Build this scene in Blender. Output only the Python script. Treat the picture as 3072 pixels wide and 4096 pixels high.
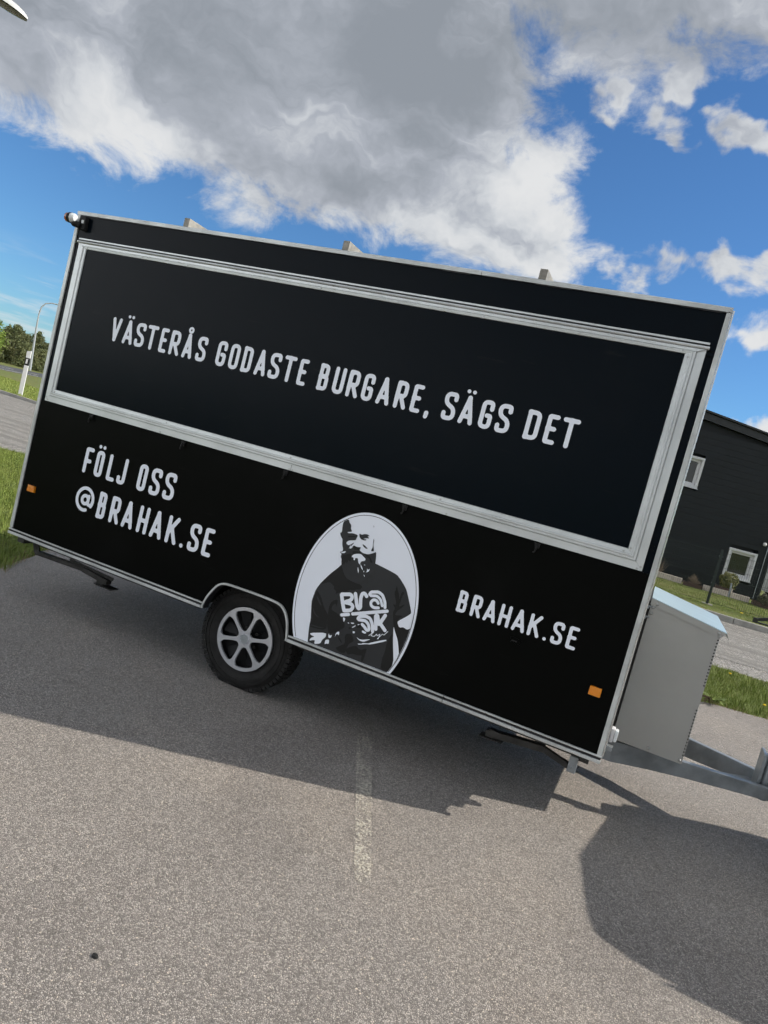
import bpy, math, random
import numpy as np
from mathutils import Vector, Matrix
from mathutils.geometry import tessellate_polygon

random.seed(7); rng = np.random.default_rng(7)
scene = bpy.context.scene
for o in list(bpy.data.objects): bpy.data.objects.remove(o)
COL = scene.collection
R = math.radians

# ------------------------------------------------------------------ camera
cam_d = bpy.data.cameras.new('camera'); cam = bpy.data.objects.new('camera', cam_d); COL.objects.link(cam)
cam_d.sensor_fit = 'VERTICAL'; cam_d.sensor_height = 36.0; cam_d.sensor_width = 27.0
cam_d.lens = 24.96; cam_d.clip_start = 0.05; cam_d.clip_end = 3000
right = Vector((0.8932291, 0.3721716, 0.2522500)); down = Vector((0.2636682, 0.0208261, -0.9643886)); fwd = Vector((-0.3641714, 0.9279303, -0.0795274))
m = Matrix((right, -down, -fwd)).transposed().to_4x4(); m.translation = (4.2012, -3.7212, 1.6555)
cam.matrix_world = m
scene.camera = cam
scene.cycles.use_adaptive_sampling = True; scene.cycles.adaptive_threshold = .035; scene.cycles.adaptive_min_samples = 12
scene.cycles.max_bounces = 4; scene.cycles.diffuse_bounces = 2; scene.cycles.glossy_bounces = 2; scene.cycles.transmission_bounces = 1; scene.cycles.transparent_max_bounces = 4

# ------------------------------------------------------------------ sun, exposure
SUN = Vector((1.38, 0.65, 1.0)).normalized()
SUN_EL = math.asin(SUN.z); SUN_AZ = math.atan2(SUN.x, SUN.y)
ld = bpy.data.lights.new('sun', 'SUN'); ld.energy = 2.55; ld.angle = R(0.53); ld.color = (1.0, 0.93, 0.82)
lo = bpy.data.objects.new('sun', ld); COL.objects.link(lo)
lo.rotation_euler = SUN.to_track_quat('Z', 'Y').to_euler(); lo.location = (20, 10, 20)
scene.view_settings.view_transform = 'Standard'; scene.view_settings.look = 'None'
scene.view_settings.exposure = 1.0; scene.view_settings.gamma = 1.0; scene.view_settings.use_curve_mapping = False

# ------------------------------------------------------------------ node helper
class NT:
    def __init__(s, tree): s.t = tree; s.n = tree.nodes; s.l = tree.links
    def new(s, typ, **kw):
        n = s.n.new(typ)
        for k, v in kw.items(): setattr(n, k, v)
        return n
    def put(s, sock, v):
        if v is None: return
        if isinstance(v, bpy.types.NodeSocket): s.l.new(v, sock)
        else:
            if hasattr(sock.default_value, '__len__') and not hasattr(v, '__len__'): v = (v,)*len(sock.default_value)
            if hasattr(sock.default_value, '__len__') and len(sock.default_value) == 4 and len(v) == 3: v = (*v, 1)
            sock.default_value = v
    def m(s, op, a, b=None, c=None, clamp=False):
        n = s.new('ShaderNodeMath', operation=op, use_clamp=clamp)
        for i, v in enumerate((a, b, c)): s.put(n.inputs[i], v) if v is not None else None
        return n.outputs[0]
    def vm(s, op, a, b=None, out=0):
        n = s.new('ShaderNodeVectorMath', operation=op); s.put(n.inputs[0], a)
        if b is not None: s.put(n.inputs[3] if op == 'SCALE' else n.inputs[1], b)
        return n.outputs[out]
    def ss(s, x, lo, hi, a=0.0, b=1.0):
        n = s.new('ShaderNodeMapRange', interpolation_type='SMOOTHSTEP')
        for i, v in enumerate((x, lo, hi, a, b)): s.put(n.inputs[i], v)
        return n.outputs[0]
    def noise(s, vec, scale, detail=4, rough=.55, dist=0.0, out='Fac'):
        n = s.new('ShaderNodeTexNoise'); s.put(n.inputs['Vector'], vec); s.put(n.inputs['Scale'], scale)
        n.inputs['Detail'].default_value = detail; n.inputs['Roughness'].default_value = rough; n.inputs['Distortion'].default_value = dist
        return n.outputs[out]
    def vor(s, vec, scale, feature='F1', out='Distance', rnd=1.0):
        n = s.new('ShaderNodeTexVoronoi', feature=feature); s.put(n.inputs['Vector'], vec); s.put(n.inputs['Scale'], scale)
        n.inputs['Randomness'].default_value = rnd
        return n.outputs[out]
    def mix(s, f, a, b, mode='MIX'):
        n = s.new('ShaderNodeMix', data_type='RGBA', blend_type=mode); s.put(n.inputs[0], f); s.put(n.inputs[6], a); s.put(n.inputs[7], b)
        return n.outputs[2]
    def ramp(s, f, stops):
        n = s.new('ShaderNodeValToRGB'); s.put(n.inputs[0], f); e = n.color_ramp.elements
        while len(e) < len(stops): e.new(.5)
        for k, (p, c) in zip(e, stops): k.position = p; k.color = (*c, 1) if len(c) == 3 else c
        return n.outputs[0]

# ------------------------------------------------------------------ sky with clouds
w = bpy.data.worlds.new('World'); scene.world = w; w.use_nodes = True
w.cycles.sampling_method = 'NONE'
T = NT(w.node_tree); T.n.clear()
D = T.new('ShaderNodeTexCoord').outputs['Generated']
sx = T.new('ShaderNodeSeparateXYZ'); T.put(sx.inputs[0], D); dx, dy, dz = sx.outputs
sky = T.new('ShaderNodeTexSky', sky_type='NISHITA', sun_disc=False, sun_elevation=SUN_EL, sun_rotation=SUN_AZ)
sky.air_density = 1.0; sky.dust_density = 0.3; sky.ozone_density = 2.5
zz = T.m('ADD', T.m('MAXIMUM', dz, 0.0), 0.12)
cp = T.new('ShaderNodeCombineXYZ'); T.put(cp.inputs[0], T.m('DIVIDE', dx, zz)); T.put(cp.inputs[1], T.m('DIVIDE', dy, zz)); P2 = cp.outputs[0]
n1 = T.noise(P2, 1.9, 7, .58, .2)
n2 = T.noise(T.vm('ADD', T.vm('MULTIPLY', D, (1, 1, 1.5)), (3.1, 1.7, .4)), 9.5, 8, .64, .35)
nn = T.m('ADD', T.m('MULTIPLY', T.m('SUBTRACT', n1, .5), .6), T.m('MULTIPLY', T.m('SUBTRACT', n2, .5), 1.75))
wrp = T.vm('SCALE', T.vm('SUBTRACT', T.noise(T.vm('ADD', D, (5.2, .3, 8.1)), 15.0, 3, .6, 0, 'Color'), (.5, .5, .5)), .10)
DW = T.vm('ADD', D, wrp)
az = T.m('ARCTAN2', dx, dy)
# one big bank of cloud ahead and to the left: flat lower rim, ragged right rim; the sky to its right is open with small cumulus
m1 = T.m('MULTIPLY', T.m('SUBTRACT', dz, .248), 8.5)
m2 = T.m('MULTIPLY', T.m('SUBTRACT', T.m('ADD', -.185, T.m('MULTIPLY', T.m('SUBTRACT', dz, .29), -.55)), az), 4.6)
bank = T.m('MINIMUM', T.m('MINIMUM', m1, m2), .66)
top = T.m('MINIMUM', T.m('MULTIPLY', T.m('SUBTRACT', dz, .480), 6.0), .5)
cl = T.m('MAXIMUM', T.m('MAXIMUM', bank, top), -.38)
body = cl
K3 = (1, 1, 1.5); DWS = T.vm('MULTIPLY', DW, K3); DS = T.vm('MULTIPLY', D, K3)
def puff(a, e, r, h, src=None):
    d = (math.sin(R(a))*math.cos(R(e)), math.cos(R(a))*math.cos(R(e)), 1.5*math.sin(R(e)))
    return T.ss(T.vm('DISTANCE', src or DWS, d, out='Value'), r, 0.0, 0.0, h)
for a, e, r, h in ((-8.5, 16.6, .05, .55), (-5.5, 17.8, .06, .6), (-2.6, 19.2, .06, .62), (1.0, 18.6, .085, .66), (7, 18, .12, .6), (-7.2, 26.2, .05, .56), (-3.0, 26.8, .055, .6), (-7.4, 28.9, .035, .55), (-12.5, 27.5, .03, .45),
                   (.3, 25.6, .05, .55), (2.0, 14.6, .075, .66), (4.4, 8.2, .06, .62), (9, 9, .09, .55), (1.4, 8.2, .03, .5)):
    cl = T.m('ADD', cl, puff(a, e, r, h))
# high thin streaks low on the left
st = T.noise(T.vm('MULTIPLY', D, (5, 5, 42)), 1.6, 4, .55, .4)
streak = T.m('MULTIPLY', T.ss(st, .46, .70), T.m('MULTIPLY', T.ss(dz, .0, .04), T.ss(dz, .15, .06)))
# behind the viewer the cover is denser and whiter, raised to add ambient light
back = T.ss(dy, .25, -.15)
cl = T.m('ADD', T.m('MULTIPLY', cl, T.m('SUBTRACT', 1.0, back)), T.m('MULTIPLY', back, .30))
dens = T.m('ADD', cl, T.m('MULTIPLY', nn, .8))
cov = T.ss(dens, -.05, .30)
cov = T.m('MULTIPLY', cov, T.ss(dz, .0, .06))
# thick parts show a grey base, thin rims and lit lumps stay white
n3 = T.noise(T.vm('ADD', T.vm('MULTIPLY', DW, (1, 1, 2.2)), (7.3, 2.2, 0)), 4.6, 6, .56, .5)
thick = T.m('ADD', T.m('ADD', .13, T.m('MULTIPLY', T.m('MAXIMUM', body, -.15), .34)), T.m('ADD', T.m('MULTIPLY', T.m('SUBTRACT', n3, .5), 2.2), T.m('ADD', T.m('MULTIPLY', T.m('SUBTRACT', n2, .5), -.55), T.m('MULTIPLY', T.m('SUBTRACT', dz, .36), .7))))
for a, e, r, h in ((-30, 27.5, .34, .24), (-16, 32, .42, .30), (-34, 16.3, .22, .26), (-50, 22, .24, .22), (-33, 21.3, .14, -.26), (-16, 22, .20, -.36), (-44, 18.2, .13, -.24)):
    thick = T.m('ADD', thick, puff(a, e, r, h, DS))
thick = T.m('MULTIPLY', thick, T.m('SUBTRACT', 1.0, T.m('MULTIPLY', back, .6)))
ccol = T.ramp(T.ss(thick, -.25, 1.05), [(0.0, (.385, .39, .395)), (.28, (.315, .328, .345)), (.6, (.212, .227, .255)), (1.0, (.142, .157, .178))])
# clouds opposite the sun are brighter, boosted further to fill the shaded side
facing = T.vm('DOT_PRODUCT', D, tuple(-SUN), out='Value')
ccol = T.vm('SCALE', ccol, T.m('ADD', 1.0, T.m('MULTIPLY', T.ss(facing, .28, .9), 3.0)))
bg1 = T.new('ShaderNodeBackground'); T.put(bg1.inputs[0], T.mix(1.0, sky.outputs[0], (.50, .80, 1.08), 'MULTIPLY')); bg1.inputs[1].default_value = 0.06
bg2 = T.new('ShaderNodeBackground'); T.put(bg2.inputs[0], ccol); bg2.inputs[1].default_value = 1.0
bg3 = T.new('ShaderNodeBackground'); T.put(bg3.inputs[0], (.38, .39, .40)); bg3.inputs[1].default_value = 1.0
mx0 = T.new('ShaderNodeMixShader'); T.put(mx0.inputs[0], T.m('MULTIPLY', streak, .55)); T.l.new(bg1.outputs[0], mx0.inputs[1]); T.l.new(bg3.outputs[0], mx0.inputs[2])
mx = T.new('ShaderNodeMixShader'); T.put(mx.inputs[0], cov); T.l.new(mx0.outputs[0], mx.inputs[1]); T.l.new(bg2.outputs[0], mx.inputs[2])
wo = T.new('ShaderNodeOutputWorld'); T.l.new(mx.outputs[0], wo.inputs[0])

# ------------------------------------------------------------------ materials
MATS = {}
def mat(name, col, rough=.5, metal=0.0, spec=.5, var=0.0, vscale=6.0, bump=0.0, bscale=60.0, col2=None, coat=0.0, stretch=(1, 1, 1), rvar=0.0):
    if name in MATS: return MATS[name]
    mt = bpy.data.materials.new(name); mt.use_nodes = True; N = NT(mt.node_tree); b = N.n['Principled BSDF']
    co = N.vm('MULTIPLY', N.new('ShaderNodeTexCoord').outputs['Object'], stretch)
    b.inputs['Roughness'].default_value = rough; b.inputs['Metallic'].default_value = metal; b.inputs['Specular IOR Level'].default_value = spec; b.inputs['Coat Weight'].default_value = coat
    if var or col2:
        f = N.noise(co, vscale, 5, .6)
        c2 = col2 or tuple(max(0, c*(1-var)) for c in col); c1 = col if col2 else tuple(min(1, c*(1+var)) for c in col)
        N.put(b.inputs['Base Color'], N.mix(N.ss(f, .3, .7), c2, c1))
    else: N.put(b.inputs['Base Color'], col)
    if rvar: N.put(b.inputs['Roughness'], N.m('ADD', rough-rvar, N.m('MULTIPLY', N.noise(co, vscale*1.7, 4), 2*rvar)))
    if bump:
        bp = N.new('ShaderNodeBump'); bp.inputs['Strength'].default_value = bump; bp.inputs['Distance'].default_value = .01
        N.put(bp.inputs['Height'], N.noise(co, bscale, 4)); N.l.new(bp.outputs[0], b.inputs['Normal'])
    MATS[name] = mt; return mt

def asphalt(name, light, dark, scale, avgvar=.18, bump=.9, tracks=None, stains=False):
    mt = bpy.data.materials.new(name); mt.use_nodes = True; N = NT(mt.node_tree); b = N.n['Principled BSDF']
    co = N.new('ShaderNodeTexCoord').outputs['Object']
    vn = N.new('ShaderNodeTexVoronoi', feature='F1'); N.put(vn.inputs['Vector'], co); N.put(vn.inputs['Scale'], scale)
    ve = N.vor(co, scale, 'DISTANCE_TO_EDGE')
    hs = N.new('ShaderNodeSeparateColor'); N.put(hs.inputs[0], vn.outputs['Color'])
    stone = N.ramp(hs.outputs[0], [(0.0, tuple(c*.40 for c in light)), (.35, tuple(c*.70 for c in light)), (.7, light), (.95, tuple(min(1, c*1.18) for c in light)), (1.0, (light[0]*1.5, light[1]*1.42, light[2]*1.3))])
    big = N.noise(co, 1.1, 6, .6); mid = N.noise(co, 9.0, 5, .6); fine = N.noise(co, scale*2.3, 3, .7)
    edge = N.ss(N.m('ADD', ve, N.m('MULTIPLY', N.m('SUBTRACT', fine, .5), .12)), .02, .16)
    c = N.mix(edge, dark, stone)
    k = N.m('ADD', 1-avgvar, N.m('ADD', N.m('MULTIPLY', big, avgvar), N.m('MULTIPLY', mid, avgvar)))
    c = N.mix(1.0, c, N.vm('SCALE', (1, 1, 1), k), 'MULTIPLY')
    if stains:
        s1 = N.noise(co, .55, 5, .62, .8); s2 = N.noise(N.vm('ADD', co, (9, 4, 0)), 2.7, 5, .6, .5); s3 = N.noise(N.vm('ADD', co, (2, 7, 0)), .9, 3, .5)
        c = N.mix(N.m('MULTIPLY', N.ss(s1, .50, .68), .30), c, N.mix(1.0, c, (.62, .60, .60), 'MULTIPLY'))
        c = N.mix(N.m('MULTIPLY', N.ss(s2, .60, .72), .28), c, N.mix(1.0, c, (.60, .57, .56), 'MULTIPLY'))
        c = N.mix(N.m('MULTIPLY', N.ss(s3, .52, .70), .35), c, N.mix(1.0, c, (1.22, 1.18, 1.12), 'MULTIPLY'))
    if tracks is not None:
        t = N.noise(N.vm('MULTIPLY', N.vm('ADD', co, (0, 0, 0)), tracks), 1.0, 5, .6, .3)
        c = N.mix(N.m('MULTIPLY', N.ss(t, .44, .62), .8), c, tuple(x*.42 for x in light))
    N.put(b.inputs['Base Color'], c); b.inputs['Roughness'].default_value = .85; b.inputs['Specular IOR Level'].default_value = .3
    h = N.m('ADD', N.m('MULTIPLY', N.m('MINIMUM', ve, .22), 2.6), N.m('ADD', N.m('MULTIPLY', hs.outputs[1], .35), N.m('MULTIPLY', fine, .25)))
    bp = N.new('ShaderNodeBump'); bp.inputs['Strength'].default_value = bump; bp.inputs['Distance'].default_value = .5/scale
    N.put(bp.inputs['Height'], h); N.l.new(bp.outputs[0], b.inputs['Normal'])
    MATS[name] = mt; return mt

asphalt('lot_asphalt', (.45, .41, .375), (.165, .152, .142), 165, bump=.85, stains=True)
asphalt('road_asphalt', (.42, .40, .37), (.14, .135, .13), 60, .2, .5, (.12, 2.6, 1))
asphalt('far_asphalt', (.115, .12, .135), (.06, .06, .065), 25, .2, .3)
asphalt('gravel', (.5, .48, .45), (.14, .13, .12), 45, .25, 1.0)
mat('black_panel', (.0013, .0038, .0068), .22, spec=.07, bump=.12, bscale=2.2, rvar=.05)  # blue in the base colour stands in for reflected sky
mat('black_panel_low', (.0026, .0030, .0027), .30, spec=.045, bump=.06, bscale=2.0, rvar=.06)
mat('frame_aluminium', (.58, .605, .61), .36, .42, .5, var=.10, vscale=3.0, bump=.04, bscale=90, stretch=(1, 1, 1), rvar=.08)
mat('trim_aluminium', (.52, .54, .535), .45, .35, .5, var=.18, vscale=5, bump=.05, bscale=70, rvar=.08)
mat('front_aluminium', (.62, .64, .64), .18, .75, .5, var=.1, vscale=7, bump=.12, bscale=9, rvar=.05)
mat('old_aluminium', (.27, .255, .225), .6, .2, .4, var=.3, vscale=14, bump=.15, bscale=60)
mat('black_rubber', (.012, .012, .012), .7, spec=.3)
mat('seal_black', (.008, .008, .010), .5)
mat('vinyl_white', (.82, .86, .94), .5, spec=.35)
mat('vinyl_grey', (.030, .032, .034), .5, spec=.25)
mat('vinyl_black', (.0115, .0115, .0115), .5, spec=.25)
mat('amber', (.75, .24, .006), .25, spec=.6, bump=.35, bscale=260)
mat('red_lens', (.25, .05, .015), .15)
mat('clear_lens', (.72, .76, .78), .12, bump=.3, bscale=200)
mat('tyre', (.017, .0165, .016), .8, spec=.25, var=.35, vscale=18, bump=.2, bscale=60)
mat('rim_black', (.004, .0045, .0055), .45, spec=.2)
mat('silver_paint', (.68, .70, .74), .26, .6, .5, var=.06)
mat('cap_silver', (.33, .36, .38), .4, .4)
mat('galvanised', (.25, .275, .295), .42, .5, .5, var=.22, vscale=7, bump=.06, bscale=30, rvar=.1)
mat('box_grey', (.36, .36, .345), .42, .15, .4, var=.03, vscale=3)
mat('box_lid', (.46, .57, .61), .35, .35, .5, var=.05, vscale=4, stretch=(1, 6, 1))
mat('steel_dark', (.030, .029, .027), .6, .2, .4, var=.4, vscale=15, bump=.2, bscale=40)
mat('screw', (.45, .46, .46), .35, .7)
mat('hole', (.004, .004, .004), .9)
mat('cladding', (.010, .0125, .0155), .5, spec=.3, var=.08, vscale=2)
mat('roof_trim', (.016, .018, .021), .4)
mat('pvc_white', (.62, .62, .64), .4)
mat('window_glass', (.012, .018, .017), .04, spec=.8)
mat('concrete', (.36, .34, .31), .85, var=.15, vscale=8, bump=.2)
mat('kerb_stone', (.30, .29, .265), .85, var=.2, vscale=6, bump=.25, bscale=40)
mat('block_pale', (.50, .44, .38), .85, var=.15, vscale=9, bump=.2)
mat('planter_brown', (.075, .045, .035), .7, var=.35, vscale=6, stretch=(1, 1, 6))
mat('fence_green', (.010, .020, .016), .45)
mat('post_white', (.80, .80, .80), .45)
mat('post_black', (.015, .015, .016), .5)
mat('lamp_grey', (.42, .44, .45), .45, .3)
mat('lamp_white', (.62, .63, .62), .4)
mat('lamp_glass', (.16, .155, .11), .2)
mat('car_white', (.72, .73, .74), .2, coat=.8)
mat('car_dark', (.02, .022, .025), .2, coat=.6)
mat('bark', (.085, .062, .045), .9, var=.3)
mat('pine_leaf', (.14, .165, .065), .75, col2=(.20, .21, .095), vscale=.5)
mat('birch_leaf', (.30, .40, .075), .7, col2=(.20, .29, .06), vscale=.6)
mat('topiary_leaf', (.17, .165, .035), .7, col2=(.085, .10, .025), vscale=7)
mat('dark_leaf', (.035, .042, .018), .7, col2=(.06, .06, .025), vscale=7)
mat('twig', (.22, .17, .125), .85)
mat('grass_a', (.20, .265, .05), .65, spec=.3, col2=(.15, .19, .045), vscale=3.0)
mat('grass_b', (.31, .34, .09), .65, spec=.3, col2=(.19, .27, .05), vscale=4.0)
mat('straw', (.30, .23, .12), .8)
mat('dandelion', (.85, .58, .01), .6)
mat('dry_leaf', (.12, .075, .045), .8, var=.3)
mat('stone_dark', (.012, .012, .012), .7)
def dusty(name, dust):
    # dust film, a few rubbed smears and hair scratches on painted sheet
    mt = MATS[name]; N = NT(mt.node_tree); b = N.n['Principled BSDF']; co = N.new('ShaderNodeTexCoord').outputs['Object']
    col = tuple(b.inputs['Base Color'].default_value)[:3]
    f = N.m('MULTIPLY', N.ss(N.noise(co, 1.3, 6, .65, .4), .50, .78), .35)
    smear = N.m('MULTIPLY', N.ss(N.noise(N.vm('MULTIPLY', co, (1.6, 1, 9)), 1.5, 4, .6), .66, .74), .9)
    scr = N.m('MULTIPLY', N.ss(N.noise(N.vm('MULTIPLY', co, (2.2, 1, 130)), 1.0, 3, .5), .735, .75), N.ss(N.noise(co, 2.1, 2), .55, .62))
    N.put(b.inputs['Base Color'], N.mix(N.m('MINIMUM', N.m('ADD', f, N.m('ADD', smear, scr)), 1.0), col, dust))
dusty('black_panel', (.0075, .0095, .0115)); dusty('black_panel_low', (.0085, .009, .0085))
def ground_mat():
    mt = bpy.data.materials.new('ground_grass'); mt.use_nodes = True; N = NT(mt.node_tree); b = N.n['Principled BSDF']
    co = N.new('ShaderNodeTexCoord').outputs['Object']
    a = N.noise(co, .35, 6, .6); c = N.noise(co, 4.0, 6, .65); d = N.noise(co, 60, 4, .7)
    col = N.mix(N.ss(N.m('ADD', N.m('MULTIPLY', a, .5), N.m('MULTIPLY', c, .5)), .38, .62), (.22, .20, .085), (.17, .235, .05))
    col = N.mix(N.ss(d, .35, .7), N.mix(.5, col, (.06, .07, .024)), col)
    N.put(b.inputs['Base Color'], col); b.inputs['Roughness'].default_value = .9; b.inputs['Specular IOR Level'].default_value = .2
    bp = N.new('ShaderNodeBump'); bp.inputs['Strength'].default_value = .8; bp.inputs['Distance'].default_value = .03; N.put(bp.inputs['Height'], d); N.l.new(bp.outputs[0], b.inputs['Normal'])
    MATS['ground_grass'] = mt
ground_mat()
def faded_paint():
    mt = bpy.data.materials.new('faded_paint'); mt.use_nodes = True; N = NT(mt.node_tree); b = N.n['Principled BSDF']
    co = N.new('ShaderNodeTexCoord').outputs['Object']
    f = N.m('ADD', N.m('MULTIPLY', N.noise(co, 70, 4, .7), .75), N.m('MULTIPLY', N.noise(co, 5.5, 4, .6), .55))
    N.put(b.inputs['Base Color'], (.62, .58, .49)); b.inputs['Roughness'].default_value = .85
    N.put(b.inputs['Alpha'], N.m('MULTIPLY', N.ss(f, .61, .76), .68))
    MATS['faded_paint'] = mt
faded_paint()
mat('road_paint', (.62, .62, .60), .7, var=.2, vscale=20)

# ------------------------------------------------------------------ mesh builder
class MB:
    def __init__(s): s.v = []; s.f = []
    def add(s, vs, fs):
        k = len(s.v); s.v += [tuple(q) for q in vs]; s.f += [tuple(i+k for i in q) for q in fs]; return s
    def box(s, x0, x1, y0, y1, z0, z1):
        return s.add([(x0, y0, z0), (x1, y0, z0), (x1, y1, z0), (x0, y1, z0), (x0, y0, z1), (x1, y0, z1), (x1, y1, z1), (x0, y1, z1)],
                     [(0, 3, 2, 1), (4, 5, 6, 7), (0, 1, 5, 4), (1, 2, 6, 5), (2, 3, 7, 6), (3, 0, 4, 7)])
    def hexa(s, p): return s.add(p, [(0, 3, 2, 1), (4, 5, 6, 7), (0, 1, 5, 4), (1, 2, 6, 5), (2, 3, 7, 6), (3, 0, 4, 7)])
    def bar(s, a, b, wd, ht, up=(0, 0, 1)):
        a = Vector(a); b = Vector(b); d = (b-a).normalized(); sd = d.cross(Vector(up)).normalized(); u = sd.cross(d)
        p = []
        for q in (a, b):
            for i, j in ((-1, -1), (1, -1), (1, 1), (-1, 1)): p.append(q+sd*i*wd/2+u*j*ht/2)
        return s.add(p, [(0, 1, 2, 3), (7, 6, 5, 4), (0, 4, 5, 1), (1, 5, 6, 2), (2, 6, 7, 3), (3, 7, 4, 0)])
    def tube(s, path, r, n=8, caps=True):
        path = [Vector(p) for p in path]; rr = r if hasattr(r, '__len__') else [r]*len(path); k = len(s.v); ref = None
        for i, p in enumerate(path):
            d = (path[min(i+1, len(path)-1)]-path[max(i-1, 0)]).normalized()
            if ref is None: ref = d.orthogonal().normalized()
            ref = (ref-d*ref.dot(d)).normalized(); q = d.cross(ref)
            for j in range(n):
                a = 2*math.pi*j/n; s.v.append(tuple(p+(ref*math.cos(a)+q*math.sin(a))*rr[i]))
        for i in range(len(path)-1):
            for j in range(n): s.f.append((k+i*n+j, k+i*n+(j+1) % n, k+(i+1)*n+(j+1) % n, k+(i+1)*n+j))
        if caps:
            s.f.append(tuple(k+j for j in range(n))[::-1]); s.f.append(tuple(k+(len(path)-1)*n+j for j in range(n)))
        return s
    def lathe(s, prof, c, axis='y', n=48, close=False):
        # prof: (radius, along) pairs
        k = len(s.v); c = Vector(c)
        for r, t in prof:
            for j in range(n):
                a = 2*math.pi*j/n; ca, sa = r*math.cos(a), r*math.sin(a)
                s.v.append(tuple(c+Vector({'y': (ca, t, sa), 'x': (t, ca, sa), 'z': (ca, sa, t)}[axis])))
        m_ = len(prof)
        for i in range(m_ if close else m_-1):
            i2 = (i+1) % m_
            for j in range(n): s.f.append((k+i*n+j, k+i2*n+j, k+i2*n+(j+1) % n, k+i*n+(j+1) % n))
        return s
    def plate(s, loops, y0, y1, org=(0, 0)):
        # 2-D loops (x, z), first outer then holes, front face at y0 (towards the viewer), back at y1
        tri = tessellate_polygon([[Vector((a, b, 0)) for a, b in L] for L in loops])
        flat = [(a+org[0], b+org[1]) for L in loops for a, b in L]; n = len(flat)
        vs = [(a, y0, b) for a, b in flat]+[(a, y1, b) for a, b in flat]; fs = []
        for t in tri:
            a, b, c = t; A, B_, C_ = flat[a], flat[b], flat[c]
            cr = (B_[0]-A[0])*(C_[1]-A[1])-(B_[1]-A[1])*(C_[0]-A[0])
            if abs(cr) < 1e-12: continue
            q = (a, b, c) if cr > 0 else (a, c, b)
            fs.append(q); fs.append((q[0]+n, q[2]+n, q[1]+n))
        k = 0
        for L in loops:
            m_ = len(L)
            for i in range(m_): fs.append((k+i, k+(i+1) % m_, k+(i+1) % m_+n, k+i+n))
            k += m_
        return s.add(vs, fs)
    def prism(s, poly, axis, a, b):
        # poly: 2-D points; axis x: (y,z), y: (x,z), z: (x,y)
        g = {'x': lambda p, t: (t, p[0], p[1]), 'y': lambda p, t: (p[0], t, p[1]), 'z': lambda p, t: (p[0], p[1], t)}[axis]
        n = len(poly); k = len(s.v)
        s.v += [g(p, a) for p in poly]+[g(p, b) for p in poly]
        s.f.append(tuple(k+i for i in range(n))); s.f.append(tuple(k+n+i for i in range(n))[::-1])
        for i in range(n): s.f.append((k+i, k+n+i, k+n+(i+1) % n, k+(i+1) % n))
        return s
    def build(s, name, material, parent=None, smooth=False, bevel=0.0, org=None, fix=True):
        o_ = Vector(org) if org is not None else (Vector(ORG.get(parent.name, (0, 0, 0))) if parent else Vector((0, 0, 0)))
        me = bpy.data.meshes.new(name); me.from_pydata([tuple(Vector(v)-o_) for v in s.v], [], s.f)
        if fix:
            import bmesh
            bm = bmesh.new(); bm.from_mesh(me); bmesh.ops.recalc_face_normals(bm, faces=bm.faces); bm.to_mesh(me); bm.free()
        me.materials.append(MATS[material]); 
        if smooth:
            me.polygons.foreach_set('use_smooth', [True]*len(me.polygons))
        ob = bpy.data.objects.new(name, me); COL.objects.link(ob)
        if parent: ob.parent = parent; ORG[ob.name] = tuple(o_)
        else: ob.location = o_; ORG[ob.name] = tuple(o_)
        if bevel:
            b = ob.modifiers.new('bevel', 'BEVEL'); b.width = bevel; b.segments = 2; b.limit_method = 'ANGLE'; b.angle_limit = R(40)
        if smooth:
            try: me.set_sharp_from_angle(angle=R(40))
            except Exception: pass
        return ob
ORG = {}
def tag(o, label=None, cat=None, group=None, kind=None):
    for k, v in (('label', label), ('category', cat), ('group', group), ('kind', kind)):
        if v: o[k] = v
    return o
def empty(name, loc, label, cat, group=None):
    o = bpy.data.objects.new(name, None); COL.objects.link(o); o.location = loc; o.empty_display_size = .2; ORG[o.name] = tuple(loc)
    return tag(o, label, cat, group)
def struct(o): o['kind'] = 'structure'; return o

# ------------------------------------------------------------------ ground, roads
def sheet(name, pts, z, material):
    mb = MB(); loops = [[Vector((a, b, 0)) for a, b in pts]]
    tri = tessellate_polygon(loops); fs = []
    for a, b, c in tri:
        A, B_, C_ = pts[a], pts[b], pts[c]
        fs.append((a, b, c) if (B_[0]-A[0])*(C_[1]-A[1])-(B_[1]-A[1])*(C_[0]-A[0]) > 0 else (a, c, b))
    mb.add([(a, b, z) for a, b in pts], fs)
    return struct(mb.build(name, material, fix=False))
G = MB(); NG = 64
G.add([(0, 0, -.012)]+[(700*math.cos(2*math.pi*i/NG), 700*math.sin(2*math.pi*i/NG), -.012) for i in range(NG)], [(0, 1+i, 1+(i+1) % NG) for i in range(NG)])
struct(G.build('ground', 'ground_grass', fix=False))
# edge of the parking area: it ends at the verge behind and to the left
lot_edge = [(16, 6.2), (9, 5.2), (5.64, 4.62), (4.97, 4.41), (2.5, 3.8), (.3, 2.9), (-.7, 2.0), (-.95, 1.35), (-.72, .86), (-.42, .34), (-.5, -.4), (-1.3, -2), (-3.2, -5), (-6, -9), (-9, -16)]
def ragged(pts, step=.12, amp=.025):
    out = []
    for (a, b), (c, d) in zip(pts[:-1], pts[1:]):
        L = math.hypot(c-a, d-b); n = max(1, int(min(L, 6)/step))
        for i in range(n):
            t = i/n; j = random.uniform(-amp, amp); out.append((a+(c-a)*t-(d-b)/L*j, b+(d-b)*t+(c-a)/L*j))
    return out+[pts[-1]]
sheet('parking_area', ragged(lot_edge)+[(-9, -30), (30, -30), (30, 8)], .0, 'lot_asphalt')
near_edge = [(-40, -9), (-14, 1.8), (-10, 4.6), (-7.65, 6.25), (-6.8, 6.7), (-5, 7.0), (0, 7.45), (5.3, 7.9), (12, 8.5), (60, 12)]
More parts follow.
